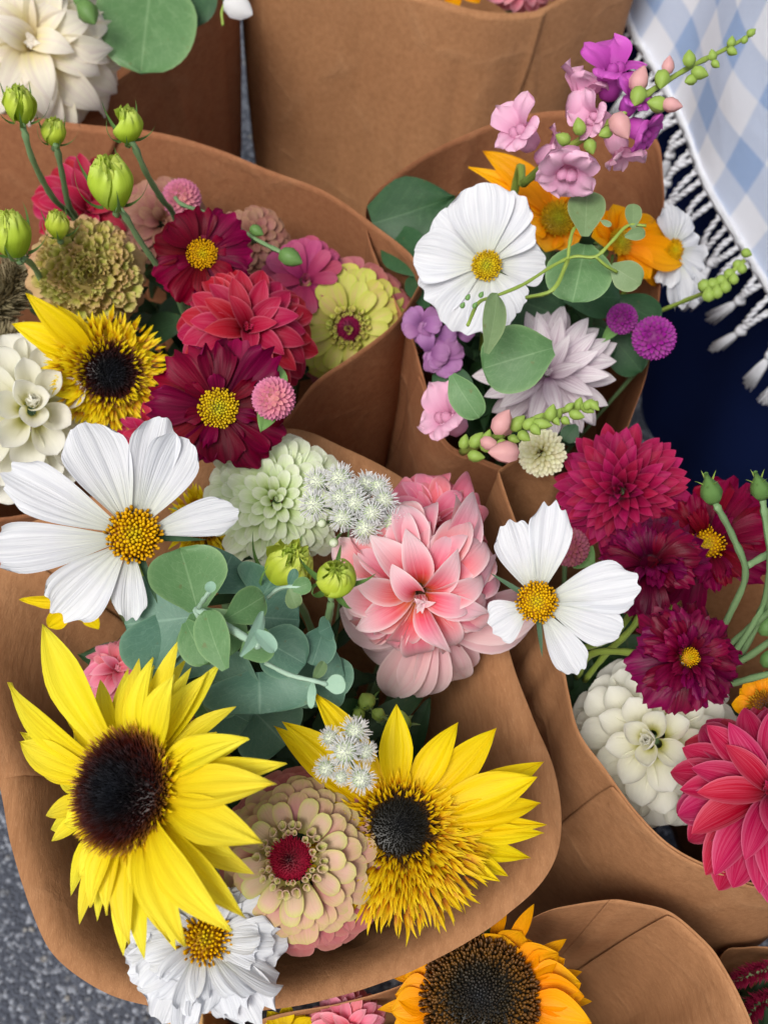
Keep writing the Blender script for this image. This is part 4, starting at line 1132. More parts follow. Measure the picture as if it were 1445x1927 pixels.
def pod(label, px, py, z, r, path, ty=0.9):
    H = Head('seed_pod_bud', label, 'flower bud', 'pointed green buds on long stems', px, py, z, -0.25, ty)
    Rm = r * H.k
    H.add('pod', mesh('pod', lathe([(0.001, -Rm * 1.2), (Rm * 0.6, -Rm), (Rm, -Rm * 0.1), (Rm * 0.8, Rm * 0.8), (Rm * 0.3, Rm * 1.9), (Rm * 0.16, Rm * 2.6), (0.001, Rm * 2.7)], 14, 0.07), M['sepal']))
    for i in range(5):
        H.add('sepal', mesh('sepal', petal(Rm * 3.7, Rm * 0.7, 'point', 4, 9, 0.55, 1.9, 0.5, 0.7, 0.4, base=0.6, peak=0.3, tk=0.9), M['stem_y']), Matrix.Translation((0, 0, -Rm * 1.1)) @ pm(i * 72, 30, Rm * 0.2, 0))
    pts = [H.M @ Vector((0, 0, -Rm))] + [W(*q) for q in path]
    sp = smooth_path(pts, 6)
    part_world('stem', tube(sp, 0.0016, 7), M['stem'], H.root)
    return H
pod('pointed green bud on a curving stem, above the wine cosmos', 1338, 928, .570, 21, [(1352, 960, .565), (1378, 1010, .55), (1402, 1080, .53), (1375, 1150, .50), (1330, 1240, .46)])
pod('pointed green bud at the right edge on its own long stem', 1430, 922, .570, 19, [(1438, 970, .56), (1448, 1060, .54), (1430, 1150, .51), (1360, 1260, .47)])

def bud(root, px, py, z, r, ang, mat='sepal', el=1.6, name='bud'):
    p = W(px, py, z); k = mpx(p)
    d = (RIGHT * math.cos(rad(ang)) + UP * math.sin(rad(ang)) + (CAM - p).normalized() * 0.25).normalized()
    Mx = d.to_track_quat('Z', 'Y').to_matrix().to_4x4(); Mx.translation = p
    Rm_ = r * k
    g_ = lathe([(0.0001, -Rm_ * el * .8), (Rm_ * .75, -Rm_ * el * .55), (Rm_, -Rm_ * 0.1), (Rm_ * .8, Rm_ * el * .4), (Rm_ * .35, Rm_ * el * .8), (0.0001, Rm_ * el)], 12, 0.08, px)
    o = link(name, mesh(name, g_, M[mat]), root, root.matrix_world.inverted() @ Mx)
    return o, Mx, Rm_

# ---- eucalyptus, front bouquet
E = empty('eucalyptus_branch', Matrix.Translation(W(420, 1240, .50)), 'blue-green eucalyptus branch with large round leaves in the middle of the front bouquet', 'eucalyptus', 'eucalyptus branches')
def eleaf(root, bx, by, tx_, ty_, wpx, z0, z1, mat='euc', roll=0, **k):
    p0, p1 = W(bx, by, z0), W(tx_, ty_, z1)
    return blade(root, 'leaf', mat, p0, p1, wpx * 1.16 * mpx(p0), roll=roll, base=0.22, peak=0.52, nu=10, nv=14, **k)
for a in [(372, 1150, 340, 1032, 132, .556, .560, 'euc_g', 6), (372, 1150, 420, 1245, 118, .556, .552, 'euc_g', -4), (318, 1245, 225, 1170, 10, .53, .53, 'euc', 0),
          (372, 1160, 235, 1180, 155, .540, .535, 'euc', 4), (345, 1080, 318, 1270, 10, .53, .53, 'euc', 0), (330, 1150, 318, 1278, 165, .536, .53, 'euc', 0),
          (400, 1110, 440, 1040, 120, .538, .54, 'euc', 10), (490, 1130, 520, 1080, 118, .533, .53, 'euc', -10), (470, 1160, 565, 1165, 110, .53, .528, 'euc', 5),
          (408, 1210, 388, 1130, 10, .56, .56, 'euc', 0), (425, 1260, 388, 1150, 64, .575, .578, 'euc_g', -25), (425, 1165, 505, 1118, 62, .575, .572, 'euc_g', 12),
          (487, 1265, 490, 1345, 185, .528, .524, 'euc', 0), (487, 1200, 580, 1250, 90, .529, .527, 'euc', 0), (487, 1300, 395, 1280, 110, .526, .525, 'euc', 0),
          (455, 1232, 515, 1200, 62, .572, .574, 'euc_g', 20), (452, 1235, 502, 1150, 28, .585, .59, 'euc_pale', 40), (478, 1185, 518, 1228, 30, .588, .586, 'euc_pale', -30),
          (350, 1170, 396, 1250, 62, .562, .56, 'euc_g', 20), (590, 1280, 650, 1270, 100, .505, .505, 'euc', 0), (590, 1230, 610, 1330, 120, .50, .50, 'euc', 8),
          (550, 1110, 585, 1095, 30, .57, .572, 'euc_g', 0), (612, 1290, 650, 1285, 32, .56, .562, 'euc_pale', 5), (590, 1278, 612, 1245, 22, .56, .563, 'euc_sage', 30), (590, 1280, 588, 1335, 14, .56, .558, 'euc_pale', 20),
          (544, 1102, 556, 1070, 18, .57, .575, 'euc', 20), (544, 1108, 560, 1145, 28, .57, .566, 'euc_sage', 0), (610, 1180, 590, 1250, 60, .53, .53, 'euc', 0), (600, 1190, 625, 1178, 44, .533, .533, 'euc', 10),
          (395, 1115, 397, 1096, 18, .582, .588, 'euc_pale', 0), (380, 1310, 470, 1360, 90, .49, .485, 'euc', 5), (470, 1330, 540, 1400, 130, .482, .478, 'euc', 0), (370, 1320, 400, 1340, 44, .50, .50, 'euc_g', 10), (385, 1300, 415, 1345, 30, .51, .505, 'euc_sage', 10)]:
    if a[4] > 10:
        eleaf(E, *a)
part_world('stem', tube(smooth_path([W(372, 1148, .562), W(402, 1162, .568), W(432, 1182, .574), W(470, 1205, .58), W(488, 1215, .584)], 6), 0.0017, 8), M['stem_pale'], E)
part_world('stem', tube(smooth_path([W(374, 1144, .565), W(384, 1128, .575), W(396, 1112, .582)], 5), 0.0010, 7), M['stem_pale'], E)
part_world('stem', tube(smooth_path([W(500, 1248, .556), W(545, 1270, .560), W(590, 1281, .562), W(616, 1288, .56)], 5), 0.0010, 7), M['stem_pale'], E)
part_world('stem', tube(smooth_path([W(505, 1125, .555), W(522, 1110, .562), W(545, 1104, .57), W(575, 1105, .57)], 5), 0.0009, 7), M['stem_pale'], E)
part_world('stem', tube(smooth_path([W(372, 1148, .562), W(400, 1210, .53), W(440, 1260, .49), W(480, 1320, .44), BASE['B1'][0] + Vector((0, 0, .15))], 6), 0.0022, 8), M['stem_pale'], E)

GB = empty('bud_spray', Matrix.Translation(W(725, 1350, .46)), 'cluster of small green dahlia buds behind the shaggy yellow sunflower', 'flower bud')
for (x, y, z, r, a) in ((752, 1358, .478, 22, 80), (690, 1320, .465, 18, 120), (712, 1345, .47, 14, 60), (676, 1342, .462, 13, 200)):
    o, mx_, rm_ = bud(GB, x, y, z, r, a, 'bud_green', 1.05)
    for q in range(6):
        sp_ = link('sepal', mesh('sepal', petal(rm_ * 1.9, rm_ * 0.8, 'point', 4, 6, 0.9, -0.2, 1, 0.5, 0.3, base=0.8, peak=0.3), M['sepal']), o, Matrix.Translation((0, 0, -rm_ * 0.8)) @ pm(q * 60, 10, rm_ * 0.3, 0))
    part_world('stem', tube(smooth_path([W(x, y + r * .8, z - .006), W(x - 5, y + 40, z - .05), BASE['B1'][0] + Vector((0, 0, .15))], 4), 0.0014, 6), M['stem'], GB)

# ---- filler foliage in every bouquet
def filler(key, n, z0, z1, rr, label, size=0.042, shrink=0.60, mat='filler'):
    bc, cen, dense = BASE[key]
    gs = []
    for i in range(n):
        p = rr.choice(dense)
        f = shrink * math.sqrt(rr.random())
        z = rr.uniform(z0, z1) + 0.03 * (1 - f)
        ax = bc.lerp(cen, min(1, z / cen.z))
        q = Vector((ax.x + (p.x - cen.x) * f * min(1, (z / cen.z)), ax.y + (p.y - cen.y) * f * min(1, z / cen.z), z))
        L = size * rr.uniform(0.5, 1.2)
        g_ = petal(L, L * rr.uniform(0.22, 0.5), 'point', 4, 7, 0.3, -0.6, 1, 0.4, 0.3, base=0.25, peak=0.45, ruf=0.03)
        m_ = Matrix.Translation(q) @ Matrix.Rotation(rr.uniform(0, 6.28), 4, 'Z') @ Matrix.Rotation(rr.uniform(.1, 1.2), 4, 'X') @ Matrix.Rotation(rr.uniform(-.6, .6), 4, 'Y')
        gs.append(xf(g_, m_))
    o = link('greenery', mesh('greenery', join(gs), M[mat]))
    o['kind'] = 'stuff'; o['label'] = label; o['category'] = 'greenery'
fr = random.Random(3)
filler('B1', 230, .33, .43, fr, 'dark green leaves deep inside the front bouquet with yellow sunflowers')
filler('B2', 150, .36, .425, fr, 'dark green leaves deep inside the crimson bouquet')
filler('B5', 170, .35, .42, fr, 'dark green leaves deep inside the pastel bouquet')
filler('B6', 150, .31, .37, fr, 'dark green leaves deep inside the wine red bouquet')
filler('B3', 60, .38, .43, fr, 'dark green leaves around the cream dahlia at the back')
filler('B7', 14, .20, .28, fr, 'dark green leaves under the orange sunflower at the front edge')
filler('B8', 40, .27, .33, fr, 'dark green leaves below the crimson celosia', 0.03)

# ================================================================== BOUQUET 2 (crimson)
def ring_tips(cx, cy, r, n, w_, ph=0, sq=1.0, jr=0.1, el=None):
    out = []
    for i in range(n):
        a = rad(ph + i * 360 / n + rng.uniform(-7, 7)); rr_ = r * rng.uniform(1 - jr, 1 + jr)
        t = (cx + rr_ * math.cos(a), cy - rr_ * sq * math.sin(a), w_ * rng.uniform(.85, 1.12))
        out.append(t + ((el + rng.uniform(-8, 8),) if el is not None else ()))
    return out
cosmos('upper crimson cosmos with a golden centre, near the green lisianthus stems', 380, 478, .525, 0.1, 0.05, 31, ring_tips(380, 478, 96, 9, 74, 10, 1, 0.1, 2) + ring_tips(385, 500, 60, 5, 40, 40, 1, 0.1, 22), 'B2', 'cos_crim', group='crimson cosmos', notch=0.09, th=(0.3, -0.4), ruf=0.05, sepals=False)
cosmos('lower crimson cosmos with a yellow-green centre, left of the pink globe amaranth', 412, 768, .530, 0.0, 0.0, 41, ring_tips(405, 760, 142, 12, 84, 5, 0.9, 0.12, 0) + ring_tips(412, 768, 80, 7, 34, 40, 1, 0.15, 24), 'B2', 'cos_crim', 'cos_disc_g', group='crimson cosmos', notch=0.09, th=(0.25, -0.35), ruf=0.05, sepals=False)
def dah_p(i, Wd=0.42, t0=0.6, t1=-0.7, c0=1.3, c1=0.4):
    return petal(1, Wd, 'point', 8, 10, t0 + 0.05 * i, t1 - 0.1 * i, 1.2, c0, c1, 0.004, 3, base=0.35, peak=0.52, seed=i, sweep=0.04 * (i - 1.5), tk=1.9, mid=0.006)
layered('crimson dahlia with pink-edged pointed petals in the middle of the crimson bouquet', 'dahlia', 'dahlia', 'red dahlias', 465, 625, .505, 0.05, 0.25, 140, 'B2', 'dah_crim', 66, dah_p, 4, u0=0.05, elev=(75, -30), Ls=(0.45, 1.0), r0=(0, 0.14), jit=6)
layered('pink-red dahlia behind the green buds at the back of the crimson bouquet', 'dahlia', 'dahlia', 'red dahlias', 170, 395, .465, 0, 0.1, 112, 'B2', 'dah_crim', 54, dah_p, 4, u0=0.05, elev=(75, -30), Ls=(0.45, 1.0))
layered('pink-red dahlia petals showing between the yellow sunflower and the large white cosmos', 'dahlia', 'dahlia', 'red dahlias', 285, 815, .472, -0.1, 0.1, 78, 'B2', 'dah_hot', 44, dah_p, 4, u0=0.05, elev=(75, -30), Ls=(0.45, 1.0))
zinnia('lime and pink zinnia with a magenta eye against the paper corner', 656, 616, .452, 0.0, -0.05, 132, 'B2', 'zin_rose', 'zin_lime_b', 'zin_lime_b', 100, 0.16, 'zin_cen_m', True, group='zinnias', dome=0.14)
layered('mauve pink zinnia behind the lime and pink zinnia', 'zinnia', 'zinnia', 'zinnias', 575, 528, .470, 0, 0.15, 84, 'B2', 'zin_mauve', 40, lambda i: zin_petal(i, Wd=0.5), 4, u0=0.2, elev=(50, -20), Ls=(0.5, 0.85), r0=(0.05, 0.25))
layered('dusty pink zinnia behind the upper crimson cosmos, under the lisianthus stem', 'zinnia', 'zinnia', 'zinnias', 310, 418, .462, 0, 0.1, 92, 'B2', 'zin_dusty', 74, zin_petal, 4, u0=0.05, elev=(75, -20), Ls=(0.2, 0.62), r0=(0.0, 0.42), z0=(0.14, -.12))
layered('tan pink zinnia against the back of the paper, right of the upper crimson cosmos', 'zinnia', 'zinnia', 'zinnias', 480, 452, .463, 0.1, 0.1, 72, 'B2', 'zin_dusty', 60, zin_petal, 4, u0=0.05, elev=(75, -20), Ls=(0.2, 0.62), r0=(0.0, 0.42), z0=(0.14, -.12))
gomphrena('faint pink globe amaranth at the back of the crimson bouquet', 342, 374, .475, 34, 'B2', 'gom_pink')
# tan ruffled zinnia
T = Head('zinnia', 'tan and olive zinnia with a ruffled crested centre, above the small yellow sunflower', 'zinnia', 'zinnias', 168, 515, .510, 0.05, 0.12, 0, 'B2')
Rm = 104 * T.k
ov = [mesh('petal', petal(1, 0.85, 'blunt', 8, 9, 0.2, -0.7 - .1 * i, 1.2, 0.3, -0.4, 0.01, 3, ruf=0.05, rufk=5, notch=0.04, base=0.4, peak=0.75, seed=i + 3), M['zin_tan']) for i in range(4)]
for i in range(15):
    T.add('petal', rng.choice(ov), pm(i * 24 + rng.uniform(-5, 5), rng.uniform(-14, -2), Rm * 0.5, -Rm * 0.1, rng.uniform(-12, 12), Rm * 0.68))
iv = [petal(1, 0.95, 'blunt', 8, 6, 0.9, -0.1, 1.2, 1.2, 0.5, 0.03, 3, ruf=0.14, rufk=6, notch=0.10, base=0.4, peak=0.8, seed=i + 13) for i in range(6)]
ivm = [mesh('floret', g_, M['zin_tancen']) for g_ in iv]
for i in range(150):
    u = math.sqrt((i + .5) / 150)
    T.add('floret', rng.choice(ivm), pm(i * 137.508 + rng.uniform(-8, 8), 72 - 62 * u + rng.uniform(-14, 14), Rm * 0.80 * u, Rm * 0.30 * (1 - u * u), rng.uniform(-25, 25), Rm * rng.uniform(0.20, 0.33)))
T.add('cushion', mesh('cushion', dome_geo(Rm * 0.85, Rm * 0.28), M['zin_tan']))
ray_sunflower('yellow sunflower with a black and brown disc below the tan zinnia', 208, 702, .500, 0.12, 0.0, 56, [(58, 545, 54, 10), (30, 600, 52, 4), (40, 625, 46), (110, 575, 44, 6), (150, 600, 50, -4), (200, 598, 60, 2), (240, 605, 56, 10), (282, 640, 48, 6), (292, 665, 46, 4), (296, 715, 52, 2), (302, 750, 46, 0), (270, 790, 46, 0),
              (100, 740, 50, -4), (95, 700, 46, -4), (120, 780, 46), (170, 800, 46), (220, 810, 46)], 'B2', 'sun_gold', 'sun_disc', 800, 0.32, ds=0.036, group='yellow sunflowers', fl_h=0.14,
              ring=[(200, 0.72, 1.1, 0.25, 0.45, 60, 30, 0.3), (280, 1.1, 1.7, 0.35, 0.65, 30, 0, 0.26)])
def tube_p(i, c0=2.4, c1=1.0, Wd=0.98, t0=0.05, t1=0.30):
    return petal(1, Wd, 'round', 14, 12, t0 + .04 * i, t1 - 0.1 * i, 1.2, c0, c1 - 0.12 * i, 0.0, 3, base=0.6, peak=0.62, seed=i)
layered('ivory ball dahlia with tubular petals at the left edge, above the large white cosmos', 'dahlia', 'dahlia', 'white dahlias', 58, 775, .485, 0.05, 0.25, 165, 'B2', 'dah_white', 50, tube_p, 4, u0=0.03, elev=(84, -30), ep=0.95, Ls=(0.40, 0.66), r0=(0, 0.42), z0=(0.36, -0.20), jit=5, wx=lambda u: 0.75 + 0.2 * u)

def plume(label, pts, r, bq, mat, n=900, cat='plume', group=None, name='feathery_plume', bl=0.9):
    P_ = smooth_path([W(*q) for q in pts], 8)
    root = empty(name, Matrix.Translation(P_[0]), label, cat, group)
    k = mpx(P_[0]); Rm = r * k
    gs = []
    rr = random.Random(int(pts[0][0]))
    for i in range(n):
        f = rr.random()
        q = P_[int(f * (len(P_) - 1))]
        tg = (P_[min(len(P_) - 1, int(f * (len(P_) - 1)) + 1)] - P_[max(0, int(f * (len(P_) - 1)) - 1)]).normalized()
        x = tg.orthogonal().normalized(); y = tg.cross(x)
        a = rr.uniform(0, 6.28)
        e = math.sin(math.pi * min(1, f * 0.85 + 0.12)) ** 0.5
        d = (x * math.cos(a) + y * math.sin(a) + tg * rr.uniform(0.3, 1.1)).normalized()
        L = Rm * bl * e * rr.uniform(0.6, 1.3)
        b_ = q + d * Rm * 0.35 * e
        gs.append(tube([b_, b_ + d * L * 0.5, b_ + d * L + tg * L * 0.2], [Rm * 0.10, Rm * 0.07, Rm * 0.02], 3, False))
    part_world('bristles', join(gs), M[mat], root, 'stuff')
    part_world('stem', tube(P_[::-1] if False else [BASE[bq][0] + Vector((0, 0, .12))] + P_, 0.0015 if r < 25 else 0.003, 6), M['stem'], root)
plume('feathery beige grass plume at the left edge above the ivory dahlia', [(-50, 640, .45), (-5, 580, .475), (25, 535, .49), (38, 505, .50)], 40, 'B2', 'plume', 1100, 'grass plume')
plume('dusky green and red grass plume at the left edge under the beige one', [(-60, 700, .44), (0, 660, .46), (40, 625, .465)], 36, 'B2', 'plume', 700, 'grass plume')
# thin stem with buds
Bs = empty('bud_spray', Matrix.Translation(W(440, 425, .52)), 'thin green stem with two closed buds crossing behind the crimson cosmos', 'flower bud')
part_world('stem', tube(smooth_path([W(330, 372, .505), W(345, 386, .51), W(400, 405, .515), W(440, 425, .52), W(490, 455, .525), W(530, 475, .527)], 5), 0.0013, 6), M['stem'], Bs)
bud(Bs, 545, 484, .528, 18, -25); bud(Bs, 482, 434, .526, 11, -30)

# ================================================================== BOUQUET 3 / 4 (back)
layered('large cream dahlia with lilac-tinged petals at the back left', 'dahlia', 'dahlia', 'white dahlias', 62, 88, .500, 0.0, 0.15, 178, 'B3', 'dah_cream', 62, lambda i: petal(1, 0.44, 'point', 9, 12, 0.8 + .05 * i, -1.1 - .15 * i, 1.3, 1.4, -0.3, 0.006, 3, base=0.35, peak=0.5, seed=i, tk=1.8, sweep=.08 * (i - 1.5), twist=.15 * (i - 1.5)), 4, u0=0.03, elev=(60, -35), Ls=(0.5, 1.1), jit=10, roll=14)
L3 = empty('eucalyptus_branch', Matrix.Translation(W(280, 60, .50)), 'single large round grey-green leaf over the wrap of the cream dahlia', 'eucalyptus', 'eucalyptus branches')
eleaf(L3, 290, -60, 262, 126, 158, .505, .492, 'euc_g', 5)
eleaf(L3, 345, -60, 372, 45, 90, .495, .485, 'leaf_dk', 5)
eleaf(L3, 195, -40, 222, 60, 34, .505, .49, 'leaf_gr', 5, tip='point')
bd = empty('bud_spray', Matrix.Translation(W(165, 0, .53)), 'green bud leaning over the top of the cream dahlia', 'flower bud')
bud(bd, 165, 22, .53, 20, -60, 'sepal'); bud(bd, 150, -5, .53, 14, 100, 'leaf_gr')
part_world('stem', tube(smooth_path([W(160, 5, .53), W(150, -60, .50), W(140, -120, .46)], 5), 0.0012, 6), M['stem_y'], bd)
bw = empty('bud_spray', Matrix.Translation(W(450, 0, .53)), 'drooping cream bud at the top between the two back wraps', 'flower bud')
bud(bw, 447, 12, .53, 24, -30, 'agera_h', 1.5); bud(bw, 425, -12, .53, 14, 150, 'sepal')
part_world('stem', tube(smooth_path([W(430, -5, .53), W(418, 20, .525), W(420, 48, .52)], 5), 0.0009, 6), M['stem_y'], bw)
part_world('stem', tube(smooth_path([W(430, -8, .53), W(390, -80, .50), W(330, -140, .46)], 5), 0.0012, 6), M['stem_y'], bw)
layered('pink dahlia just showing over the rim of the big plain wrap', 'dahlia', 'dahlia', 'pink dahlias', 985, -62, .480, 0, -0.2, 95, 'B4', 'dah_rose', 50, dah_p, 4, u0=0.05, Ls=(.45, 1))
ray_sunflower('orange sunflower just showing over the rim of the big plain wrap', 860, -70, .480, 0, -0.2, 40, ring_tips(860, -70, 88, 16, 40), 'B4', 'sun_or', 'sun_brn', 200, .3, ds=.06, group='orange sunflowers')

# ================================================================== BOUQUET 5 (pastel)
cosmos('white cosmos with broad overlapping petals in the pastel bouquet', 916, 500, .545, -0.05, 0.05, 31,
       [(895, 350, 128, 10), (962, 362, 104, 0), (826, 400, 112, 2), (783, 470, 108, 9), (797, 556, 112, 0), (855, 622, 116, 9), (930, 624, 96, 1), (992, 412, 84, 10), (1026, 492, 84, 2), (974, 588, 86, 12)], 'B5', disc='cos_disc_g', group='white cosmos', notch=0.03)
ray_sunflower('orange sunflower with a lime eye behind the broad white cosmos', 1050, 412, .495, 0.15, 0.35, 32, [(915, 285, 56, 10), (945, 300, 60, 6), (870, 345, 40), (885, 320, 36), (965, 340, 54, 0), (1000, 360, 60, 20), (1040, 350, 50, 24), (1000, 430, 50, 0), (1030, 470, 54, -4), (1075, 470, 54, 0), (1120, 430, 54, 10), (1110, 370, 48, 10), (1080, 350, 50, 20)], 'B5', 'sun_or', 'sun_grn', 300, 0.2, ds=0.05, wmul=1.15, group='orange sunflowers')
ray_sunflower('orange sunflower turned sideways on the right of the pastel bouquet', 1165, 455, .495, 0.7, 0.25, 24, [(1150, 385, 54, 14), (1180, 400, 50, 10), (1240, 420, 54, 6), (1268, 452, 50, 0), (1278, 505, 58, -2), (1276, 520, 50, -8), (1220, 525, 50, 0), (1180, 500, 50, 0), (1120, 400, 50, 14), (1110, 450, 50)], 'B5', 'sun_or', 'sun_grn', 200, 0.2, ds=0.06, wmul=1.3, group='orange sunflowers')
cosmos('white cosmos seen from the side against the navy cloth', 1265, 470, .480, 0.6, 0.0, 22, [(1255, 388, 62), (1290, 400, 60), (1320, 440, 60), (1325, 500, 66), (1312, 575, 70), (1285, 580, 60), (1250, 540, 60)], 'B5', group='white cosmos', sepals=False, notch=0.06, ruf=0.05)
layered('white dahlia with fine mauve stripes under the green leaves of the pastel bouquet', 'dahlia', 'dahlia', 'white dahlias', 1030, 705, .478, 0.0, 0.1, 130, 'B5', 'dah_lilac', 46, lambda i: dah_p(i, 0.34, 0.4, -0.3, 0.9, 0.5), 4, u0=0.1, elev=(70, -20), Ls=(0.5, 1.0), r0=(0, .14), jit=8)
G5 = empty('eucalyptus_branch', Matrix.Translation(W(1085, 500, .55)), 'eucalyptus sprig with pale green leaves across the pastel bouquet', 'eucalyptus', 'eucalyptus branches')
for a in [(1100, 445, 1102, 358, 62, .575, .578, 'euc_sage', 5), (1100, 460, 1082, 565, 106, .56, .556, 'euc_g', 0), (915, 665, 935, 555, 42, .578, .58, 'euc_sage', 20), (1040, 655, 905, 690, 112, .548, .545, 'euc_g', 0), (1150, 500, 1205, 535, 50, .565, .563, 'euc_sage', 5),
          (1190, 430, 1190, 385, 28, .58, .582, 'euc_sage', 10), (1175, 445, 1215, 435, 22, .58, .582, 'euc_sage', 0), (1130, 415, 1150, 425, 10, .58, .58, 'euc_sage', 0), (850, 705, 900, 790, 52, .55, .54, 'euc_g', 10), (930, 545, 1060, 600, 92, .50, .495, 'leaf_dk', 0), (1060, 560, 1180, 555, 70, .505, .50, 'leaf_dk', 0), (1140, 620, 1210, 700, 66, .47, .46, 'leaf_dk', 0),
          (1160, 560, 1240, 610, 60, .48, .47, 'leaf_dk', 0), (800, 580, 790, 500, 60, .47, .47, 'leaf_dk', 0), (1050, 650, 1160, 660, 70, .47, .465, 'leaf_dk', 0), (820, 700, 880, 760, 70, .46, .455, 'leaf_dk', 0), (1085, 800, 1060, 830, 30, .49, .485, 'leaf_dk', 0)]:
    eleaf(G5, *a)
part_world('stem', tube(smooth_path([W(880, 612, .585), W(900, 570, .58), W(930, 558, .578), W(985, 535, .575), W(1040, 500, .572), W(1080, 483, .572), W(1120, 483, .574), W(1150, 455, .578), W(1180, 425, .58), W(1215, 425, .58)], 5), 0.0009, 6), M['stem_y'], G5)
part_world('stem', tube(smooth_path([W(1068, 488, .572), W(1072, 455, .575), W(1080, 430, .575), W(1098, 420, .575)], 5), 0.0009, 6), M['stem_y'], G5)
part_world('stem', tube(smooth_path([W(1120, 483, .574), W(1140, 500, .57), W(1160, 512, .565)], 5), 0.0009, 6), M['stem_y'], G5)
part_world('stem', tube(smooth_path([W(990, 560, .56), W(1040, 545, .57), W(1068, 490, .572)], 5), 0.0011, 6), M['stem_y'], G5)
for q in ((880, 560, .59), (905, 555, .59), (893, 575, .588), (870, 575, .59)):
    bud(G5, *q, 5, 60, 'leaf_gr', 1.5, 'leaf_bud')
LK = empty('broad_leaf', Matrix.Translation(W(745, 400, .47)), 'broad dark green leaf between the wrap edge and the broad white cosmos', 'leaf')
blade(LK, 'leaf_blade', 'leaf_dk', W(700, 420, .468), W(860, 375, .485), 130 * mpx(W(760, 400, .47)), 'point', 0, base=0.5, peak=0.45, ruf=0.02)
blade(LK, 'leaf_blade', 'leaf_dk', W(735, 440, .462), W(800, 520, .47), 90 * mpx(W(760, 400, .47)), 'point', 0, base=0.5, peak=0.45)
# snapdragons
def snap_geo(sc, seed, open_=1.0):
    rr = random.Random(seed)
    gs = [lathe([(0.12, -0.45), (0.24, -0.35), (0.30, -0.1), (0.30, 0.12), (0.22, 0.25)], 12, 0.10, seed)]
    for i, (az, el, L, w_) in enumerate(((58, 62, 0.80, 0.80), (122, 62, 0.80, 0.80))):
        gs.append(xf(petal(1, w_ / L, 'round', 8, 8, 0.1, -1.3 * open_, 1.3, 0.6, -0.3, base=0.5, peak=0.65, ruf=0.16, rufk=7, seed=seed + i), pm(az, el, 0.12, 0.12, rr.uniform(-15, 15), L)))
    for i, (az, el, L, w_) in enumerate(((210, 48, 0.62, 0.62), (270, 40, 0.58, 0.62), (330, 48, 0.62, 0.62))):
        gs.append(xf(petal(1, w_ / L, 'round', 8, 8, 0.4, -1.6 * open_, 1.2, 0.5, -0.4, base=0.5, peak=0.65, ruf=0.14, rufk=7, seed=seed + 5 + i), pm(az, el, 0.14, 0.10, rr.uniform(-10, 10), L)))
    for sx in (-0.09, 0.09):
        gs.append(xf(lathe([(0.001, 0.2), (0.1, 0.15), (0.14, 0.02), (0.1, -0.1)], 8), Matrix.Translation((sx, -0.08, 0.22))))
    g_ = join(gs)
    return g_[0] * sc, g_[1], g_[2]
def floret(root, px, py, z, r, ang, tow, seed, mat='snap', spin=0.0, open_=1.0):
    p = W(px, py, z); k = mpx(p)
    d = (RIGHT * math.cos(rad(ang)) + UP * math.sin(rad(ang)) + (CAM - p).normalized() * tow).normalized()
    x = d.orthogonal().normalized()
    yv = (UP - d * UP.dot(d))
    yv = yv.normalized() if yv.length > 0.1 else x
    xv = yv.cross(d)
    Mx = Matrix((xv, yv, d)).transposed().to_4x4(); Mx.translation = p
    Mx = Mx @ Matrix.Rotation(rad(spin), 4, 'Z')
    return link('floret', mesh('floret', snap_geo(r * k * 1.9, seed, open_), M[mat]), root, root.matrix_world.inverted() @ Mx)
SN = empty('snapdragon', Matrix.Translation(W(1010, 320, .56)), 'tall pink snapdragon leaning out over the gingham cloth', 'snapdragon', 'snapdragons')
spath = smooth_path([W(985, 345, .545), W(1040, 300, .57), W(1100, 258, .59), W(1165, 218, .605), W(1230, 168, .615), W(1300, 125, .62), W(1365, 92, .62), W(1418, 62, .62)], 6)
part_world('stem', tube(spath, [0.0026 - 0.0018 * i / len(spath) for i in range(len(spath))], 8), M['stem_y'], SN)
part_world('stem', tube(smooth_path([W(985, 345, .545), W(960, 400, .50), BASE['B5'][0] + Vector((0, 0, .12))], 6), 0.0024, 7), M['stem_y'], SN)
for a in [(985, 255, .60, 42, 130, 0.9, 1, 'snap', 10), (1070, 310, .60, 48, -100, 1.0, 2, 'snap', -20), (1092, 195, .60, 44, 75, 0.25, 3, 'snap', 0, 0.35), (1150, 150, .61, 46, 80, 0.8, 4, 'snap_mag', 30), (1200, 245, .60, 34, -30, 0.6, 5, 'snap_mag', 60),
          (1160, 272, .59, 34, -60, 0.2, 6, 'snap', 0, 0.3), (1030, 290, .585, 30, 30, 0.3, 7, 'snap', 0), (1125, 225, .60, 34, 160, 0.7, 8, 'snap', 30), (1185, 195, .61, 30, 60, 0.9, 11, 'snap_mag', 30)]:
    floret(SN, *a)
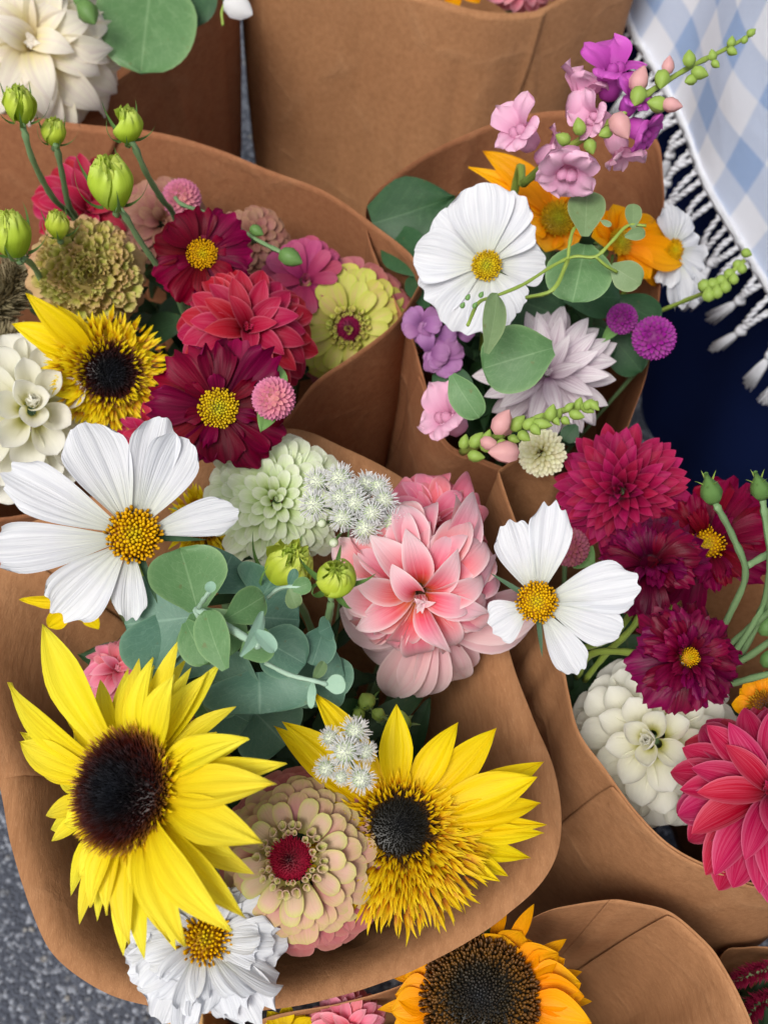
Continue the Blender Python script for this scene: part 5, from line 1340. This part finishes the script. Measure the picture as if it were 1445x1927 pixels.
for (x, y, z, r, a, mt) in [(1166, 235, .622, 25, -60, 'bud_pink'), (1202, 152, .62, 22, 70, 'bud_pink'), (1256, 125, .625, 15, 80, 'bud_pink'), (1262, 197, .62, 17, -10, 'bud_pink'), (1238, 196, .618, 17, 170, 'bud_green'), (1200, 180, .618, 17, 250, 'bud_green'), (1245, 148, .622, 16, 260, 'bud_green'),
                       (1314, 137, .625, 14, -15, 'bud_green'), (1296, 112, .627, 13, 90, 'bud_green'), (1340, 105, .626, 9, 100, 'bud_green'), (1345, 120, .626, 8, -40, 'bud_green'), (1376, 96, .625, 9, -30, 'bud_green'), (1375, 80, .625, 9, 80, 'bud_green'), (1400, 75, .624, 7, 60, 'bud_green'), (1412, 62, .624, 8, 40, 'bud_green'),
                       (1300, 150, .622, 11, 200, 'bud_green'), (1140, 250, .61, 12, 200, 'bud_green'), (1090, 240, .60, 14, 100, 'bud_green'), (1060, 262, .60, 13, 150, 'bud_green'), (1110, 275, .60, 13, -70, 'bud_green')]:
    bud(SN, x, y, z, r * (0.82 if mt == 'bud_pink' else 0.95), a, mt, 1.6 if mt == 'bud_pink' else 1.45)
    if mt == 'bud_pink':
        bud(SN, x - 7 * math.cos(rad(a)), y + 7 * math.sin(rad(a)), z - .003, r * .62, a, 'bud_green', 1.2, 'calyx')
SL = empty('snapdragon', Matrix.Translation(W(900, 830, .53)), 'low snapdragon spike with tight green buds across the front of the pastel bouquet', 'snapdragon', 'snapdragons')
spath = smooth_path([W(870, 850, .50), W(920, 828, .53), W(980, 800, .545), W(1050, 775, .552), W(1125, 758, .555)], 6)
part_world('stem', tube(spath, [0.0024 - 0.0012 * i / len(spath) for i in range(len(spath))], 8), M['stem_y'], SL)
for i in range(26):
    f = i / 26
    q = spath[int(f * (len(spath) - 1))]
    x, y = 880 + 250 * f, 845 - 88 * f
    sgn = 1 if i % 2 else -1
    mt = 'bud_green' if i not in (5, 8) else 'bud_pink'
    bud(SL, x + rng.uniform(-8, 8), y + sgn * (12 - 6 * f) + rng.uniform(-6, 6), 0.525 + 0.035 * min(1, f * 2) + rng.uniform(-.004, .006), (14 - 5 * f) * rng.uniform(.7, 1.15), 20 + sgn * rng.uniform(-75, -25), mt, rng.uniform(1.3, 1.9))
bud(SL, 943, 797, .56, 19, 60, 'bud_pink'); bud(SL, 951, 851, .55, 22, 180, 'bud_pink')
SR = empty('snapdragon', Matrix.Translation(W(1340, 545, .50)), 'green snapdragon tip sticking out over the navy cloth near the tassels', 'snapdragon', 'snapdragons')
part_world('stem', tube(smooth_path([W(1230, 590, .46), W(1290, 565, .48), W(1340, 542, .50), W(1400, 490, .51)], 5), 0.0014, 6), M['stem_y'], SR)
for i in range(11):
    f = i / 10
    bud(SR, 1325 + 78 * f, 552 - 62 * f * f - 5 + (9 if i % 2 else -9), .50 + .01 * f, 13 - 4 * f, 40 + (50 if i % 2 else -60), 'bud_green', 1.3)
floret(SL, 848, 790, .50, 44, 140, 0.9, 9, 'snap', 0)
ST = Head('stock_flower', 'lilac stock flower at the left inside edge of the pastel bouquet', 'stock flower', None, 822, 632, .478, 0, 0, 0, 'B5')
sv = [mesh('petal', petal(1, 0.9, 'round', 8, 8, 0.3, -0.8, 1.2, 0.4, -0.2, 0.0, base=0.4, peak=0.65, ruf=.06, seed=i), M['lilac']) for i in range(4)]
for i in range(34):
    a = rng.uniform(0, 360)
    c_ = rng.choice([(0, 0), (34, -14), (-28, -20), (-14, 30), (14, 40)])
    ST.add('petal', rng.choice(sv), Matrix.Translation((c_[0] * ST.k, -c_[1] * ST.k, rng.uniform(-.004, .004))) @ pm(a, rng.uniform(0, 50), 0.001, 0, rng.uniform(-20, 20), 38 * ST.k))
def pompom(label, px, py, z, r, bq, mat, N_=110, group='pompom flowers'):
    return layered(label, 'pompom_flower', 'pompom flower', group, px, py, z, -0.15, 0.1, r, bq, mat, N_, lambda i: petal(1, 0.42, 'round', 4, 6, 0.3, 0.0, 1, 0.9, 0.7, base=0.5, peak=0.6, seed=i), 3, u0=0.0, elev=(88, -30), Ls=(0.35, 0.5), r0=(0, .5), z0=(.55, -.1), jit=3)
pompom('cream pompom flower at the front lip of the pastel wrap', 1018, 852, .500, 50, 'B5', 'pom_cream')

# ================================================================== BOUQUET 6 (wine)
cosmos('small white cosmos with five petals between the coral dahlia and the wine flowers', 1010, 1133, .560, 0.0, 0.02, 42, [(952, 985, 98, 4), (1050, 950, 96, 8), (1200, 1092, 118, 6), (1168, 1192, 96, 2), (1090, 1268, 78, 2), (922, 1178, 100, 6)], 'B6', group='white cosmos', wm=0.88,
       pts=[W(1010, 1135, .55), W(1060, 1215, .53), W(1150, 1200, .50), W(1215, 1120, .46), W(1230, 1200, .40)])
layered('wine red dahlia with small pointed petals at the back of the wine bouquet', 'dahlia', 'dahlia', 'red dahlias', 1168, 925, .492, -0.12, 0.05, 132, 'B6', 'dah_wine', 130, lambda i: dah_p(i, 0.42, 0.5, -0.1, 1.0, 0.7), 4, u0=0.0, elev=(86, -22), Ls=(0.26, 0.72), lp=.9, r0=(0, .33), z0=(.2, -.12), jit=4)
def semi(label, px, py, z, tx, ty, r, bq, n, mat='cos_wine', disc=True, dr_=24, rows=4, pts=None):
    H = Head('cosmos', label, 'cosmos flower', 'wine red double cosmos', px, py, z, tx, ty, 0, bq, 'stem_y', 0.0018, pts)
    vs = [mesh('petal', petal(1, 0.62, 'blunt', 8, 8, 0.35 + .1 * i, -0.45 - .12 * i, 1.2, 0.8, -0.2, 0.015, 3, ruf=0.08, rufk=4 + i, notch=0.10, base=0.25, peak=0.78, fall=.12, seed=i * 5 + 2), M[mat]) for i in range(5)]
    for i in range(n):
        row = i % rows
        L = r * H.k * (1 - 0.15 * row) * rng.uniform(.88, 1.05)
        H.add('petal', rng.choice(vs), pm(i * 137.5 + rng.uniform(-8, 8), -12 + 17 * row + rng.uniform(-9, 9), 0.15 * r * H.k, 0.0008 * row, rng.uniform(-22, 22), L * .9, L * (0.95 - 0.12 * row)))
    if disc:
        d_ = dr_ * H.k
        H.add('disc', mesh('disc', join([dome_geo(d_ * 0.9, d_ * 0.35), florets(90, d_, d_ * 0.42, d_ * 0.08, d_ * 0.35, rng, 'bead', 0.6)]), M['cos_disc']), Matrix.Translation((0, 0, 0.004)))
    return H
semi('bright wine cosmos with a visible gold centre at the back right', 1330, 1025, .490, 0.05, 0.1, 142, 'B6', 34, 'cos_crim', dr_=30)
semi('ruffled wine cosmos seen from the side between the wine dahlia and the small white cosmos', 1222, 1062, .520, -0.1, 0.6, 116, 'B6', 40, 'cos_wine', False, pts=[W(1222, 1080, .508), W(1222, 1120, .500), W(1190, 1180, .485), W(1140, 1230, .46), W(1100, 1280, .42)])
semi('dense wine double cosmos hanging over the white ball dahlia', 1290, 1238, .545, 0.35, 0.05, 118, 'B6', 56, 'cos_wine', True, 17, 5, pts=[W(1285, 1238, .528), W(1230, 1234, .515), W(1165, 1226, .495), W(1110, 1232, .47), W(1085, 1275, .42)])
layered('white ball dahlia with cupped petals against the right-hand wrap', 'dahlia', 'dahlia', 'white dahlias', 1226, 1392, .425, -0.12, 0.0, 168, 'B6', 'dah_white', 56, tube_p, 4, u0=0.03, elev=(84, -30), ep=0.95, Ls=(0.38, 0.64), r0=(0, 0.42), z0=(0.36, -0.20), jit=5, wx=lambda u: 0.75 + 0.2 * u)
layered('large hot pink dahlia with pale-edged pointed petals at the right edge', 'dahlia', 'dahlia', 'red dahlias', 1452, 1492, .478, -0.10, 0.2, 186, 'B6', 'dah_hot', 58, lambda i: dah_p(i, 0.40, 0.5, -0.45, 1.2, 0.5), 4, u0=0.05, elev=(68, -34), Ls=(0.5, 1.1), r0=(0, .14), jit=6)
ray_sunflower('orange sunflower petals just showing above the hot pink dahlia', 1440, 1330, .470, 0, 0.1, 30, ring_tips(1440, 1330, 62, 12, 36), 'B6', 'sun_or', 'sun_brn', 120, .3, ds=.07, group='orange sunflowers')
GS = empty('stem_bundle', Matrix.Translation(W(1400, 1200, .46)), 'crossing grey-green stems beside the hanging wine cosmos at the right edge', 'stems')
for a in [[(1460, 1140, .52), (1400, 1190, .49), (1330, 1250, .46)], [(1470, 1040, .53), (1445, 1130, .51), (1390, 1240, .47)], [(1470, 1190, .51), (1400, 1240, .48), (1320, 1280, .45)], [(1405, 1065, .53), (1440, 1045, .53), (1465, 1030, .53)], [(1480, 1260, .50), (1400, 1280, .48), (1340, 1300, .45)]]:
    part_world('stem', tube(smooth_path([W(*q) for q in a], 6), 0.0017, 7), M['stem'], GS)
for (x, y, z) in ((1440, 1180, .47), (1330, 1300, .46), (1445, 1240, .46)):
    bud(GS, x, y, z, 15, 60, 'leaf_gr', 1.6)

# ================================================================== BOUQUET 7 / 8 (front edge)
ray_sunflower('deep orange sunflower with a large seeded black disc at the bottom edge', 903, 1878, .435, -0.05, 0.1, 104, [(745, 1872, 60), (738, 1905, 60), (760, 1840, 60), (800, 1815, 56), (850, 1790, 50), (905, 1770, 50), (950, 1762, 64, 6), (985, 1755, 60), (1000, 1770, 66, 8), (1045, 1785, 60, 4), (1060, 1800, 54, 0), (1090, 1845, 72, 8), (1095, 1865, 60, 0), (1110, 1920, 74, 6), (1095, 1975, 64), (740, 1950, 60), (780, 2000, 60), (1040, 2010, 60), (860, 2050, 60), (950, 2050, 60)],
              'B7', 'sun_or', 'sun_disc3', 1100, 0.22, wmul=1.35, back_row=20, group='orange sunflowers', ds=0.030, fl_h=0.07, disc_shape='bead')
layered('pink dahlia at the bottom edge left of the orange sunflower', 'dahlia', 'dahlia', 'pink dahlias', 655, 1935, .405, 0, 0, 82, 'B7', 'dah_rose', 50, dah_p, 4, u0=.05, Ls=(.45, 1))
ray_sunflower('yellow flower at the bottom edge beside the pink dahlia', 535, 1955, .405, 0, 0, 20, ring_tips(535, 1955, 62, 12, 34), 'B7', 'sun_gold', 'sun_brn', 120, .3, ds=.07, group='yellow sunflowers')
plume('upper crimson celosia spike in the bottom right corner', [(1480, 1815, .36), (1420, 1830, .37), (1375, 1850, .375)], 17, 'B8', 'celosia', 700, 'celosia', 'celosia spikes', 'celosia', 1.0)
plume('lower crimson celosia spike in the bottom right corner', [(1470, 1870, .36), (1420, 1895, .37), (1395, 1935, .375)], 19, 'B8', 'celosia', 700, 'celosia', 'celosia spikes', 'celosia', 1.0)

# ------------------------------------------------------------------ wooden crates the bouquets stand in
def box(c, s, ax=(1, 0, 0)):
    x = Vector(ax).normalized(); y = Vector((-x.y, x.x, 0)); z = Vector((0, 0, 1))
    def q(i, j, k): return [*(Vector(c) + x * s[0] / 2 * i + y * s[1] / 2 * j + z * s[2] / 2 * k)]
    faces = []
    for a in ([(-1,-1,-1),(1,-1,-1),(-1,-1,1),(1,-1,1)], [(1,1,-1),(-1,1,-1),(1,1,1),(-1,1,1)], [(1,-1,-1),(1,1,-1),(1,-1,1),(1,1,1)], [(-1,1,-1),(-1,-1,-1),(-1,1,1),(-1,-1,1)], [(-1,-1,1),(1,-1,1),(-1,1,1),(1,1,1)], [(-1,1,-1),(1,1,-1),(-1,-1,-1),(1,-1,-1)]):
        faces.append(grid(np.array([[q(*a[0]), q(*a[1])], [q(*a[2]), q(*a[3])]])))
    return join(faces)
def crate(label, c, sx, sy, h, ang=0.0):
    ax = Vector((math.cos(ang), math.sin(ang), 0)); ay = Vector((-ax.y, ax.x, 0))
    root = empty('wooden_crate', Matrix.Translation(c), label, 'crate', 'pale wooden crates')
    for sgn in (-1, 1):
        for k in range(3):
            z = h * (0.14 + 0.34 * k)
            part_world('slat', box(c + ay * sgn * sy / 2 + Vector((0, 0, z)), (sx + 0.012, 0.006, h * 0.24), ax), M['wood'], root, smooth=False)
            part_world('slat', box(c + ax * sgn * sx / 2 + Vector((0, 0, z + .001)), (0.006, sy - 0.012, h * 0.24), ax), M['wood'], root, smooth=False)
        for s2 in (-1, 1):
            part_world('corner_post', box(c + ax * sgn * (sx / 2 - 0.014) + ay * s2 * (sy / 2 - 0.014) + Vector((0, 0, h / 2)), (0.018, 0.018, h), ax), M['wood'], root, smooth=False)
pc = W(312, 1925, .16)
crate('pale wooden crate under the front bouquet, one corner showing above the asphalt', Vector((pc.x + 0.13, pc.y + 0.10, 0)), 0.27, 0.20, 0.16, 0.08)
pc = W(466, 296, .13)
crate('pale wooden crate behind, a sliver showing between the two back wraps', Vector((pc.x + 0.03, pc.y - 0.09, 0)), 0.26, 0.17, 0.13, 0.0)
